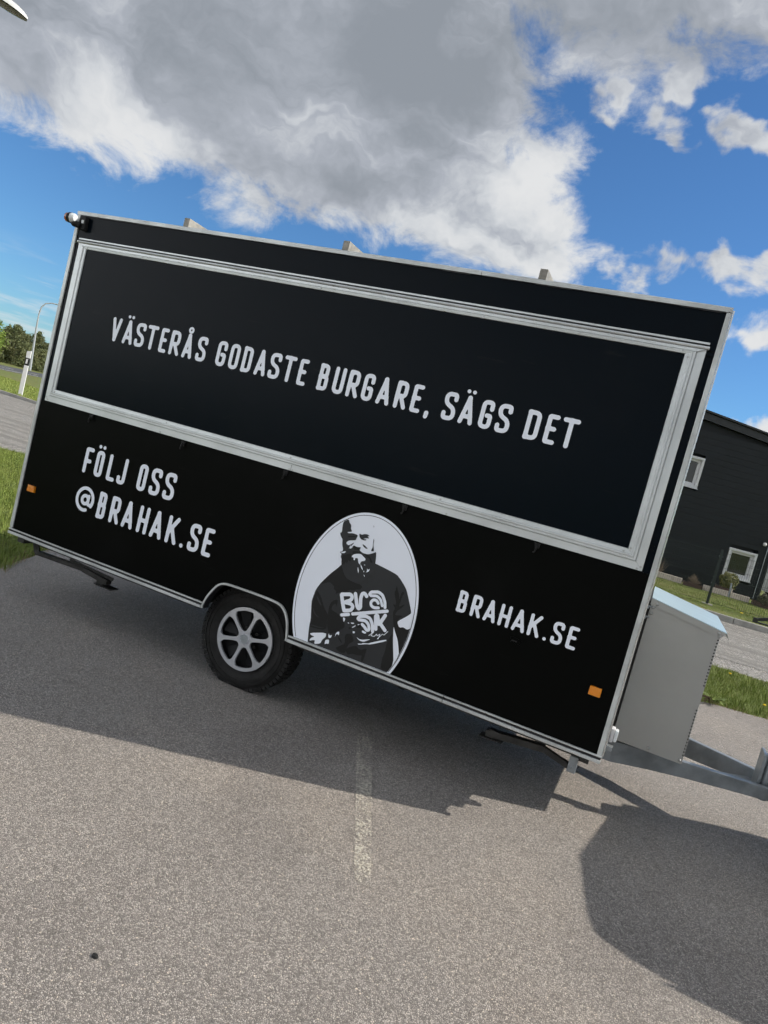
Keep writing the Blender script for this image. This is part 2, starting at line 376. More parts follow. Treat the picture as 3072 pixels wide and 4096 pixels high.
kerb_line = [(-60, 24.9), (-23, 18.35), (-5, 15.2), (3.0, 13.75), (5.7, 13.42), (6.8, 13.55), (14, 14.4), (60, 20)]
sheet('gravel_shoulder', ragged([(a+(.15 if a < -5 else 0), b-.85) for a, b in near_edge], .2, .06)+[(60, 12.4)]+[(a, b+.3) for a, b in near_edge[::-1]], -.008, 'gravel')
sheet('road', ragged(near_edge, .25, .03)+kerb_line[::-1], -.004, 'road_asphalt')
# far road beyond the verge on the left
fa, fb = Vector((-62.1, 49.5, 0)), Vector((-71.0, 62.6, 0)); fa2, fb2 = Vector((-92.3, 73.6, 0)), Vector((-97.6, 86.0, 0))
d1 = (fb-fa); d2 = (fb2-fa2)
sheet('far_road', [tuple((fa-d1*6)[:2]), tuple((fb+d1*10)[:2]), tuple((fb2+d1*10)[:2]), tuple((fa2-d1*6)[:2])], -.002, 'far_asphalt')
fm = (fa+fa2)/2; fmb = (fb+fb2)/2; dm = (fmb-fm).normalized(); nm_ = Vector((-dm.y, dm.x, 0))
for k in range(-4, 9):
    q = fm+dm*k*9; 
    sheet('lane_marking', [tuple((q+nm_*.25)[:2]), tuple((q-nm_*.25)[:2]), tuple((q+dm*4-nm_*.25)[:2]), tuple((q+dm*4+nm_*.25)[:2])], .003, 'road_paint')
q = fa2-nm_*(-1.5)
sheet('edge_marking', [(-62.9-1.2+60*.2, 50.6-60*.35), (-62.9-.4+60*.2, 50.6-60*.35-.2), (-72.0-.2, 63.2), (-72.8, 63.6)], .003, 'road_paint')
# worn painted bay line on the parking area
sheet('bay_line', [(2.72, .49), (2.79, .58), (3.542, -1.155), (3.487, -1.20)], .004, 'faded_paint')
# kerbs: single stones where they show, one long run where the trailer hides them
def kerb_at(x):
    for (a, b), (c, d) in zip(kerb_line[:-1], kerb_line[1:]):
        if a <= x <= c: return b+(d-b)*(x-a)/(c-a)
kerb = struct(bpy.data.objects.new('kerb', None)); COL.objects.link(kerb); ORG['kerb'] = (0, 0, 0)
def kerb_piece(x0, x1, name='kerb_stone'):
    y0, y1 = kerb_at(x0), kerb_at(x1); mb = MB(); h = .12+random.uniform(-.004, .004); wd = .15
    mb.hexa([(x0, y0, -.05), (x1, y1, -.05), (x1, y1+wd, -.05), (x0, y0+wd, -.05), (x0, y0+.02, h), (x1, y1+.02, h), (x1, y1+wd, h), (x0, y0+wd, h)])
    mb.build(name, 'kerb_stone', kerb, bevel=.012)
x = -29.0
while x < -15: kerb_piece(x, x+.985); x += 1.0
kerb_piece(-15, 2.99, 'kerb_run')
x = 3.0
while x < 13: kerb_piece(x, x+.985); x += 1.0
sheet('verge', [(a, b+.14) for a, b in kerb_line]+[(60, 60), (-60, 48)], .10, 'ground_grass')
# ------------------------------------------------------------------ food trailer
Z0 = .45; LEN = 4.2; WID = 1.94; TOP = Z0+2.286
tr = empty('food_trailer', (2.1, .97, 0), 'black food trailer with white lettering, bearded man portrait and long closed serving hatch', 'trailer')
ARCH_O = [(1.717, 0.0), (1.733, .06), (1.764, .117), (1.793, .158), (1.823, .178), (1.868, .187), (2.069, .190), (2.222, .187), (2.270, .172), (2.305, .135), (2.330, .08), (2.346, 0.0)]
# near side wall with the wheel opening
wall = [(.0, 0.0)]+ARCH_O+[(LEN, 0.0), (LEN, 2.286), (0, 2.286)]
split = .962
low = [(0.004, 0.0)]+ARCH_O+[(LEN-.004, 0.0), (LEN-.004, split), (.004, split)]
MB().plate([low], .002, .03, (0, Z0)).build('lower_side_panel', 'black_panel_low', tr)
MB().plate([[(.004, split), (LEN-.004, split), (LEN-.004, 2.28), (.004, 2.28)]], .004, .03, (0, Z0)).build('upper_side_panel', 'black_panel', tr)
MB().box(.0, LEN, WID-.03, WID, Z0, TOP-.01).build('far_side_panel', 'black_panel', tr)
MB().box(0.0, .03, .031, WID-.031, Z0, TOP-.01).build('rear_wall', 'front_aluminium', tr)
MB().box(LEN-.035, LEN-.004, .031, WID-.031, Z0, TOP-.01).build('front_wall', 'front_aluminium', tr)
MB().box(.005, LEN-.005, .031, WID-.031, TOP-.03, TOP-.004).build('roof', 'trim_aluminium', tr)
MB().box(.031, 1.70, .031, WID-.031, Z0+.001, Z0+.05).box(2.36, LEN-.036, .031, WID-.031, Z0+.001, Z0+.05).box(1.7005, 2.3595, .36, WID-.36, Z0+.001, Z0+.05).build('floor', 'steel_dark', tr)
MB().box(1.69, 1.70, .031, .36, Z0+.051, Z0+.30).box(2.36, 2.37, .031, .36, Z0+.051, Z0+.30).box(1.69, 2.37, .3605, .37, Z0+.051, Z0+.30).box(1.69, 2.37, .031, .37, Z0+.3005, Z0+.31).build('wheel_housing', 'hole', tr)
# corner, roof and sill trims
MB().box(-.012, .016, -.006, .03, Z0+.026, TOP-.0005).box(-.012, -.001, .0305, .05, Z0+.026, TOP).build('corner_trim', 'trim_aluminium', tr, bevel=.002)
MB().box(LEN-.022, LEN+.002, -.006, .028, Z0+.018, TOP-.024).build('corner_trim', 'trim_aluminium', tr, bevel=.002)
MB().box(LEN+.0025, LEN+.011, -.002, .055, Z0+.018, TOP-.01).box(LEN+.0025, LEN+.008, .06, .075, Z0+.03, TOP-.02).build('front_corner_profile', 'front_aluminium', tr, bevel=.001)
for xa, xb in ((-.012, 2.94), (2.943, LEN+.002)):
    MB().prism([(-.008, TOP-.022), (-.008, TOP-.002), (-.003, TOP+.003), (.05, TOP+.003), (.05, TOP-.022)], 'x', xa, xb).build('roof_trim', 'trim_aluminium', tr)
rag = MB(); xx = .02     # mastic squeezed out under the roof trim
while xx < LEN-.03:
    L = random.uniform(.05, .22); h = random.uniform(.002, .007); rag.box(xx, min(xx+L, LEN-.03), -.003, .003, TOP-.022-h, TOP-.0225); xx += L+.0005
rag.build('mastic_bead', 'seal_black', tr)
def sill(xa, xb):
    MB().box(xa, xb, -.014, .02, Z0-.018, Z0-.001).build('sill_trim', 'trim_aluminium', tr, bevel=.003)
    MB().box(xa, xb, -.010, .02, Z0+.0125, Z0+.021).build('sill_trim', 'trim_aluminium', tr, bevel=.002)
    MB().box(xa+.002, xb-.002, -.005, .02, Z0-.0005, Z0+.012).build('sill_seal', 'seal_black', tr)
sill(-.012, 1.712); sill(2.352, 3.35); sill(3.3525, LEN+.004)
# wheel arch trim: pale U profile with a dark rubber inside
def sweep(path, wid, ya, yb, name, material, off):
    o_, i_ = [], []
    for k, p in enumerate(path):
        a = path[max(k-1, 0)]; b = path[min(k+1, len(path)-1)]; d = Vector((b[0]-a[0], b[1]-a[1])).normalized(); n = Vector((-d.y, d.x))
        o_.append((p[0]+n.x*off, p[1]+n.y*off)); i_.append((p[0]+n.x*(off-wid), p[1]+n.y*(off-wid)))
    mb = MB(); n_ = len(path); vs = []
    for k in range(n_): vs += [(o_[k][0], ya, o_[k][1]+Z0), (i_[k][0], ya, i_[k][1]+Z0), (i_[k][0], yb, i_[k][1]+Z0), (o_[k][0], yb, o_[k][1]+Z0)]
    fs = []
    for k in range(n_-1):
        for j in range(4): fs.append((4*k+j, 4*k+(j+1) % 4, 4*k+4+(j+1) % 4, 4*k+4+j))
    fs += [(0, 1, 2, 3), (4*n_-1, 4*n_-2, 4*n_-3, 4*n_-4)]
    return mb.add(vs, fs).build(name, material, tr)
fine_arch = []
for (a, b), (c, d) in zip(ARCH_O[:-1], ARCH_O[1:]):
    for k in range(4): fine_arch.append((a+(c-a)*k/4, b+(d-b)*k/4))
fine_arch.append(ARCH_O[-1])
for _ in range(3): fine_arch = [fine_arch[0]]+[((fine_arch[i-1][0]+2*fine_arch[i][0]+fine_arch[i+1][0])/4, (fine_arch[i-1][1]+2*fine_arch[i][1]+fine_arch[i+1][1])/4) for i in range(1, len(fine_arch)-1)]+[fine_arch[-1]]
fine_arch = [(fine_arch[0][0]+.003, -.016)]+fine_arch+[(fine_arch[-1][0]-.002, -.016)]
sweep(fine_arch, .011, -.011, .022, 'arch_trim', 'trim_aluminium', .004)
sweep(fine_arch, .005, -.006, .05, 'arch_rubber', 'seal_black', -.0075)
# ---------------- serving hatch
HZ = Z0
hatch = MB().box(.147, 4.048, -.010, .0035, HZ+1.058, HZ+2.037).build('serving_hatch', 'black_panel', tr)
def frame_side(c_out0, c_out1, c_in0, c_in1, prof):
    # mitred length of extrusion; prof: (t from outer to inner, height)
    mb = MB(); vs = []; n = len(prof)
    for (o_, i_) in ((c_out0, c_in0), (c_out1, c_in1)):
        for t, h in prof: vs.append((o_[0]+(i_[0]-o_[0])*t, -h, o_[1]+(i_[1]-o_[1])*t))
    for (o_, i_) in ((c_out0, c_in0), (c_out1, c_in1)):
        vs += [(o_[0], .0035, o_[1]), (i_[0], .0035, i_[1])]
    fs = [(k, k+1, n+k+1, n+k) for k in range(n-1)]
    fs += [(2*n, 0, n, 2*n+2), (n-1, 2*n+1, 2*n+3, 2*n-1), tuple([2*n]+list(range(n))+[2*n+1]), tuple([2*n+2]+list(range(n, 2*n))+[2*n+3])]
    return mb.add(vs, fs).build('hatch_frame', 'frame_aluminium', hatch)
OL, OR_, OT, OB = .063, 4.139, HZ+2.072, HZ+.966; IL, IR, IT, IB = .146, 4.049, HZ+2.0375, HZ+1.0575
side_prof = [(0, .006), (.0, .010), (.42, .010), (.44, .005), (.465, .005), (.48, .020), (.60, .020), (.64, .026), (.72, .026), (.76, .020), (.97, .019), (1.0, .014)]
top_prof = [(0, .016), (.06, .020), (.45, .020), (.5, .017), (.55, .020), (.96, .018), (1, .014)]
frame_side((OL, OB+.0006), (OR_, OB+.0006), (IL, IB+.0006), (IR, IB+.0006), side_prof)
frame_side((OL, OT-.0005), (OL, OB+.0016), (IL, IT-.0005), (IL, IB+.0016), side_prof)
frame_side((OR_, OT-.0005), (OR_, OB+.0016), (IR, IT-.0005), (IR, IB+.0016), side_prof)
frame_side((OL+.001, OT), (OR_-.001, OT), (IL+.001, IT), (IR-.001, IT), top_prof)
# rain gutter over the hatch: two rails with a dark gap
MB().box(.056, 4.146, -.012, .003, HZ+2.098, HZ+2.108).build('gutter_rail', 'frame_aluminium', hatch, bevel=.001)
MB().prism([(.003, HZ+2.0735), (-.022, HZ+2.0735), (-.026, HZ+2.079), (-.022, HZ+2.087), (.003, HZ+2.087)], 'x', .054, 4.150).build('gutter_rail', 'frame_aluminium', hatch)
MB().box(.06, 4.144, -.004, .003, HZ+2.0875, HZ+2.0975).build('gutter_gap', 'seal_black', hatch)
def screws(pts, y, r=.0055):
    for a, b in pts:
        mb = MB(); mb.lathe([(0.0001, -.003), (r*.45, -.003), (r*.5, -.0015), (r, -.0015), (r, .001)], (a, y, b), 'y', 10)
        mb.build('screw', 'screw', hatch)
screws([(.154, HZ+2.050), (.639, HZ+2.049), (1.019, HZ+2.049), (1.512, HZ+2.049), (2.006, HZ+2.047), (2.511, HZ+2.047), (3.021, HZ+2.047), (3.537, HZ+2.048), (4.037, HZ+2.050)], -.0195)
screws([(.122, HZ+2.022), (.126, HZ+1.075), (.148, HZ+1.042), (1.14, HZ+1.043), (2.084, HZ+1.042), (3.05, HZ+1.042), (4.032, HZ+1.040), (4.060, HZ+1.062), (4.066, HZ+2.022)], -.0205)
screws([(.072, HZ+.994), (.088, HZ+.978), (2.086, HZ+.972), (2.110, HZ+.972), (4.113, HZ+.973), (4.128, HZ+.986), (1.1, HZ+.974), (3.1, HZ+.974)], -.0105)
MB().box(2.0975, 2.0990, -.0108, .0, HZ+.967, HZ+1.003).build('joint', 'seal_black', hatch)
# hatch hold-down hooks
for hx in (.506, 1.293, 2.068, 2.856, 3.615):
    mb = MB(); mb.prism([(hx-.016, HZ+.958), (hx+.016, HZ+.958), (hx+.012, HZ+.930), (hx-.006, HZ+.926)], 'y', -.012, .003)
    mb.tube([(hx+.002, -.016, HZ+.945), (hx+.002, -.024, HZ+.928), (hx-.002, -.022, HZ+.912), (hx-.010, -.014, HZ+.908)], .005, 8)
    mb.build('hatch_hook', 'black_rubber', tr)
# seams on the outer panel beside the hatch, dents and rubbed patch
for (xa, xb, z) in ((.016, .062, 1.068), (.016, .062, 2.055), (4.142, 4.178, 2.045), (4.14, 4.178, 1.075)):
    MB().box(xa, xb, .0005, .006, Z0+z, Z0+z+.004).box(xa, xb, .0005, .006, Z0+z+.024, Z0+z+.0275).build('panel_seam', 'black_panel_low', tr)
# reflectors, lock, marker lamps
def reflector(xa, xb, za, zb, cells):
    o = MB().box(xa, xb, -.014, .003, za, zb).build('side_reflector', 'amber', tr, bevel=.002)
    for c in cells: MB().box(*c).build('reflector_cell', 'amber', o)
    return o
rl = reflector(.083, .148, Z0+.317, Z0+.362, [])
MB().box(.0835, .115, -.0155, -.0142, Z0+.3175, Z0+.339).build('reflector_cell', 'amber', rl, bevel=.001); MB().box(.1165, .1475, -.0155, -.0142, Z0+.3405, Z0+.3615).build('reflector_cell', 'amber', rl, bevel=.001)
reflector(4.058, 4.117, Z0+.299, Z0+.344, [])
lk = MB().box(3.612, 3.667, -.004, .003, Z0+.417, Z0+.447).build('lock_cover', 'black_panel_low', tr, bevel=.002)
MB().box(3.622, 3.650, -.0065, -.0042, Z0+.427, Z0+.434).build('lock_tab', 'black_rubber', lk, bevel=.001)
ml = MB().box(.045, .098, -.030, .003, TOP-.125, TOP-.035).tube([(.06, -.03, TOP-.10), (.03, -.055, TOP-.10), (.008, -.06, TOP-.085)], [.022, .022, .018], 10).build('marker_lamp', 'black_rubber', tr, bevel=.004)
lc = Vector((.0, -.062, TOP-.068))
MB().lathe([(.03, -.014), (.034, -.012), (.034, .012), (.03, .014)], lc, 'x', 20, close=False).lathe([(.001, .0), (.034, .0)], lc, 'x', 20).build('lamp_ring', 'black_rubber', ml)
MB().lathe([(.033, .0), (.031, .020), (.022, .030), (.001, .033)], lc+Vector((.0125, 0, 0)), 'x', 20).build('lens', 'clear_lens', ml, smooth=True)
MB().lathe([(.033, .0), (.031, -.020), (.022, -.030), (.001, -.033)], lc+Vector((-.0125, 0, 0)), 'x', 20).build('lens', 'red_lens', ml, smooth=True)
MB().box(.066, .086, -.0325, -.0302, TOP-.085, TOP-.062).build('type_plate', 'clear_lens', ml)
# roof bars
for bx in (.899, 2.070, 3.247):
    MB().box(bx, bx+.042, -.004, WID+.004, TOP+.0035, TOP+.058).build('roof_bar', 'old_aluminium', tr, bevel=.002)
# ---------------- lettering: round-ended strokes, one mesh a letter
def rounded(pts, r, closed=False):
    if r <= 0: return list(pts)
    out = []; n = len(pts)
    for i, p in enumerate(pts):
        if not closed and i in (0, n-1): out.append(p); continue
        a = Vector(pts[i-1]); b = Vector(p); c = Vector(pts[(i+1) % n]); u = a-b; v = c-b
        k = min(r, u.length*.499, v.length*.499); u.normalize(); v.normalize(); p0 = b+u*k; p1 = b+v*k
        for j in range(7):
            t = j/6; q = p0*(1-t)**2+b*2*t*(1-t)+p1*t*t; out.append((q.x, q.y))
    if closed: out.append(out[0])
    return out
def sdf_loops(strokes, hw, cell, blend=.25):
    pts = np.array([q for s_ in strokes for q in s_]); lo = pts.min(0)-hw*2.2; hi = pts.max(0)+hw*2.2
    nx = int((hi[0]-lo[0])/cell)+2; ny = int((hi[1]-lo[1])/cell)+2
    X, Y = np.meshgrid(lo[0]+cell*np.arange(nx), lo[1]+cell*np.arange(ny), indexing='ij')
    acc = None; k = hw*blend
    for s_ in strokes:
        d = np.full(X.shape, 9.0)
        if len(s_) == 1: d = np.hypot(X-s_[0][0], Y-s_[0][1])
        for (ax, ay), (bx, by) in zip(s_[:-1], s_[1:]):
            vx, vy = bx-ax, by-ay; L2 = vx*vx+vy*vy+1e-14
            t = np.clip(((X-ax)*vx+(Y-ay)*vy)/L2, 0, 1); d = np.minimum(d, np.hypot(X-ax-t*vx, Y-ay-t*vy))
        if acc is None: acc = d
        else:
            h = np.maximum(k-np.abs(acc-d), 0)/k; acc = np.minimum(acc, d)-h*h*k*.25
    F = acc-hw; F[np.abs(F) < 1e-9] = 1e-9
    ins = F < 0; nxt = {}
    def pt(i, j, i2, j2):
        t = F[i, j]/(F[i, j]-F[i2, j2]); return (lo[0]+cell*(i+(i2-i)*t), lo[1]+cell*(j+(j2-j)*t))
    mixed = np.argwhere((ins[:-1, :-1]+0+ins[1:, :-1]+ins[1:, 1:]+ins[:-1, 1:]) % 4 != 0)
    for i, j in mixed:
        cs = [(i, j), (i+1, j), (i+1, j+1), (i, j+1)]; ent = []; ex = []
        for a in range(4):
            p, q = cs[a], cs[(a+1) % 4]
            if ins[p] and not ins[q]: ex.append((min(p, q), max(p, q)))
            elif ins[q] and not ins[p]: ent.append((min(p, q), max(p, q)))
        if len(ex) == 2: ex = ex[::-1] if F[i, j] + F[i+1, j] + F[i+1, j+1] + F[i, j+1] > 0 else ex
        for a, b in zip(ex, ent): nxt[a] = b
    loops = []
    while nxt:
        s0 = next(iter(nxt)); L = []; c = s0
        while c in nxt:
            d = nxt.pop(c); L.append(pt(*c[0], *c[1])); c = d
        if len(L) > 4: loops.append(L)
    return loops
def area(L): return .5*sum(L[i-1][0]*L[i][1]-L[i][0]*L[i-1][1] for i in range(len(L)))
def glyph(ch, x0, x1, z0, z1, hw):
    a, b, c, d = x0+hw, x1-hw, z0+hw, z1-hw; W_ = b-a; H_ = d-c
    p = lambda u, v: (a+u*W_, c+v*H_)
    base = {'Ä': 'A', 'Å': 'A', 'Ö': 'O'}.get(ch, ch); r = W_*.5; S = []
    if base == 'V': S = [[p(0, 1), p(.5, 0)], [p(.5, 0), p(1, 1)]]
    elif base == 'A': S = [[p(0, 0), p(.47, 1)], [p(.47, 1), p(1, 0)], [p(.18, .24), p(.85, .24)]]
    elif base == 'S': S = [rounded([p(1, .80), p(1, 1), p(0, 1), p(0, .60), p(1, .42), p(1, 0), p(0, 0), p(0, .2)], r*1.0)]
    elif base == 'T': S = [[p(0, 1), p(1, 1)], [p(.5, 1), p(.5, 0)]]
    elif base == 'E': S = [rounded([p(1, 1), p(0, 1), p(0, 0), p(1, 0)], hw*.5), [p(0, .52), p(.82, .52)]]
    elif base == 'F': S = [rounded([p(1, 1), p(0, 1), p(0, 0)], hw*.5), [p(0, .47), p(.82, .47)]]
    elif base == 'R': S = [rounded([p(0, 0), p(0, 1), p(.92, 1), p(.92, .45), p(0, .45)], r*.9), [p(0, .3), p(0, 1), p(.2, 1)], [p(.45, .45), p(1, 0)]]
    elif base == 'G': S = [rounded([p(1, .74), p(1, 1), p(0, 1), p(0, 0), p(1, 0), p(1, .46), p(.58, .46)], r)]
    elif base == 'O': S = [rounded([p(0, .5), p(0, 1), p(1, 1), p(1, 0), p(0, 0)], r, True)]
    elif base == 'D': S = [rounded([p(0, 1), p(1, 1), p(1, 0), p(0, 0)], r*1.1), [p(0, 0), p(0, 1)]]
    elif base == 'B': S = [rounded([p(0, 1), p(.9, 1), p(.9, .53), p(0, .53)], r*.85), rounded([p(0, .53), p(1, .53), p(1, 0), p(0, 0)], r*.85), [p(0, 0), p(0, 1)]]
    elif base == 'U': S = [rounded([p(0, 1), p(0, 0), p(1, 0), p(1, 1)], r)]
    elif base == 'L': S = [rounded([p(0, 1), p(0, 0), p(1, 0)], hw*.5)]
    elif base == 'J': S = [rounded([p(1, 1), p(1, 0), p(0, 0), p(0, .2)], r)]
    elif base == 'H': S = [[p(0, 0), p(0, 1)], [p(1, 0), p(1, 1)], [p(0, .47), p(1, .47)]]
    elif base == 'K': S = [[p(0, 0), p(0, 1)], [p(0, .36), p(1, 1)], [p(.36, .6), p(1, 0)]]
    elif base == '.': S = [[((x0+x1)/2, c)]]
    elif base == ',': S = [[((x0+x1)/2, c)], [((x0+x1)/2, c), ((x0+x1)/2-hw*.2, c-hw*1.6)]]
    elif base == '@':
        cx, cz = (a+b)/2, c+H_*.55; S = [[(cx+W_*.5*math.cos(t), cz+H_*.45*math.sin(t)) for t in np.linspace(R(-118), R(180+62+0), 40)]]
        S = [[(cx+W_*.5*math.cos(t), cz+H_*.46*math.sin(t)) for t in np.linspace(R(-30), R(290), 44)]]
        S.append([(cx+W_*.02+W_*.19*math.cos(t), cz-H_*.02+H_*.17*math.sin(t)) for t in np.linspace(0, 2*math.pi, 24)])
        S.append(rounded([(cx+W_*.22, cz+H_*.16), (cx+W_*.21, cz-H_*.19), (cx+W_*.46, cz-H_*.20), (cx+W_*.5, cz)], W_*.1))
    lo = sdf_loops(S, hw if base != '@' else hw*.86, max(hw*.24, .0016), .5 if base not in ('@',) else .2)
    extra = []
    if ch in 'ÄÖ': extra = [sdf_loops([[(a+W_*.47-hw*1.35, d+hw*2.9)]], hw*.9, hw*.2)[0], sdf_loops([[(a+W_*.47+hw*1.35, d+hw*2.9)]], hw*.9, hw*.2)[0]]
    if ch == 'Å': extra = sdf_loops([[(a+W_*.47+hw*1.15*math.cos(t), d+hw*2.9+hw*1.15*math.sin(t)) for t in np.linspace(0, 2*math.pi, 20)]], hw*.62, hw*.17)
    return lo, extra
def group_loops(loops):
    loops = sorted(loops, key=lambda L: -abs(area(L))); outs = []
    for L in loops:
        q = L[0]; host = None
        for O in outs:
            Lo = O[0]; c = False
            for i in range(len(Lo)):
                (ax, ay), (bx, by) = Lo[i-1], Lo[i]
                if (ay > q[1]) != (by > q[1]) and q[0] < (bx-ax)*(q[1]-ay)/(by-ay)+ax: c = not c
            if c: host = O
        if host: host.append(L)
        else: outs.append([L])
    return outs
def letter(ch, x0, x1, z0, z1, hw, y):
    lo, ex = glyph(ch, x0, x1, z0, z1, hw); mb = MB()
    for gset in (lo, ex):
        for g_ in group_loops(gset): mb.plate(g_, y-.0012, y)
    mb.build('letter', 'vinyl_white', tr)
slog = [('V', .513, .592), ('Ä', .622, .706), ('S', .724, .803), ('T', .818, .906), ('E', .932, .992), ('R', 1.017, 1.097), ('Å', 1.124, 1.201), ('S', 1.232, 1.307), ('G', 1.389, 1.460), ('O', 1.487, 1.558), ('D', 1.585, 1.654), ('A', 1.684, 1.763), ('S', 1.783, 1.861), ('T', 1.880, 1.964), ('E', 1.990, 2.049),
        ('B', 2.131, 2.197), ('U', 2.232, 2.303), ('R', 2.326, 2.402), ('G', 2.424, 2.493), ('A', 2.522, 2.603), ('R', 2.633, 2.708), ('E', 2.734, 2.795), (',', 2.825, 2.852), ('S', 2.923, 3.0), ('Ä', 3.024, 3.106), ('G', 3.137, 3.207), ('S', 3.231, 3.308), ('D', 3.390, 3.464), ('E', 3.495, 3.557), ('T', 3.574, 3.662)]
for ch, a, b in slog:
    t = (a-.5)/3.15; letter(ch, a, b, Z0+1.474-.009*t, Z0+1.632-.012*t, .0118, -.0101)
for ch, a, b in [('F', .522, .593), ('Ö', .622, .692), ('L', .735, .806), ('J', .826, .897), ('O', .999, 1.071), ('S', 1.103, 1.189), ('S', 1.218, 1.307)]: letter(ch, a, b, Z0+.564, Z0+.742, .0135, .0019)
for ch, a, b in [('@', .518, .686), ('B', .723, .794), ('R', .836, .920), ('A', .946, 1.040), ('H', 1.077, 1.160), ('A', 1.188, 1.284), ('K', 1.318, 1.407), ('.', 1.436, 1.468), ('S', 1.497, 1.582), ('E', 1.611, 1.682)]: letter(ch, a, b, Z0+(.290 if ch == '@' else .299), Z0+(.480 if ch == '@' else .479), .0135, .0019)
for ch, a, b in [('B', 3.288, 3.340), ('R', 3.366, 3.424), ('A', 3.440, 3.507), ('H', 3.523, 3.582), ('A', 3.598, 3.668), ('K', 3.683, 3.746), ('.', 3.766, 3.788), ('S', 3.806, 3.864), ('E', 3.886, 3.937)]: letter(ch, a, b, Z0+.482, Z0+.600, .0090, .0019)
# ---------------- oval portrait decal, cut off by the sill
ECX, ECZ, ERX, ERZ = 2.7026, .3217, .383, .5407
def ell(k, n=96): return [(ECX+(ERX-k)*math.cos(2*math.pi*i/n), ECZ+(ERZ-k)*math.sin(2*math.pi*i/n)) for i in range(n)]
def clipz(p, z=.0225):
    out = []
    for i in range(len(p)):
        a, b = p[i-1], p[i]
        if (a[1] >= z) != (b[1] >= z): t = (z-a[1])/(b[1]-a[1]); out.append((a[0]+t*(b[0]-a[0]), z))
        if b[1] >= z: out.append(b)
    return out
dec = MB().plate([clipz(ell(0))], .0012, .0019, (0, Z0)).build('portrait_decal', 'vinyl_white', tr)
ring = MB(); eo, ei = ell(.0135), ell(.0168)
for i in range(96):
    j = (i+1) % 96
    if min(eo[i][1], eo[j][1], ei[i][1], ei[j][1]) > .0225: ring.add([(eo[i][0], .0009, eo[i][1]+Z0), (eo[j][0], .0009, eo[j][1]+Z0), (ei[j][0], .0009, ei[j][1]+Z0), (ei[i][0], .0009, ei[i][1]+Z0)], [(0, 1, 2, 3)])
ring.build('decal_ring', 'vinyl_black', dec)
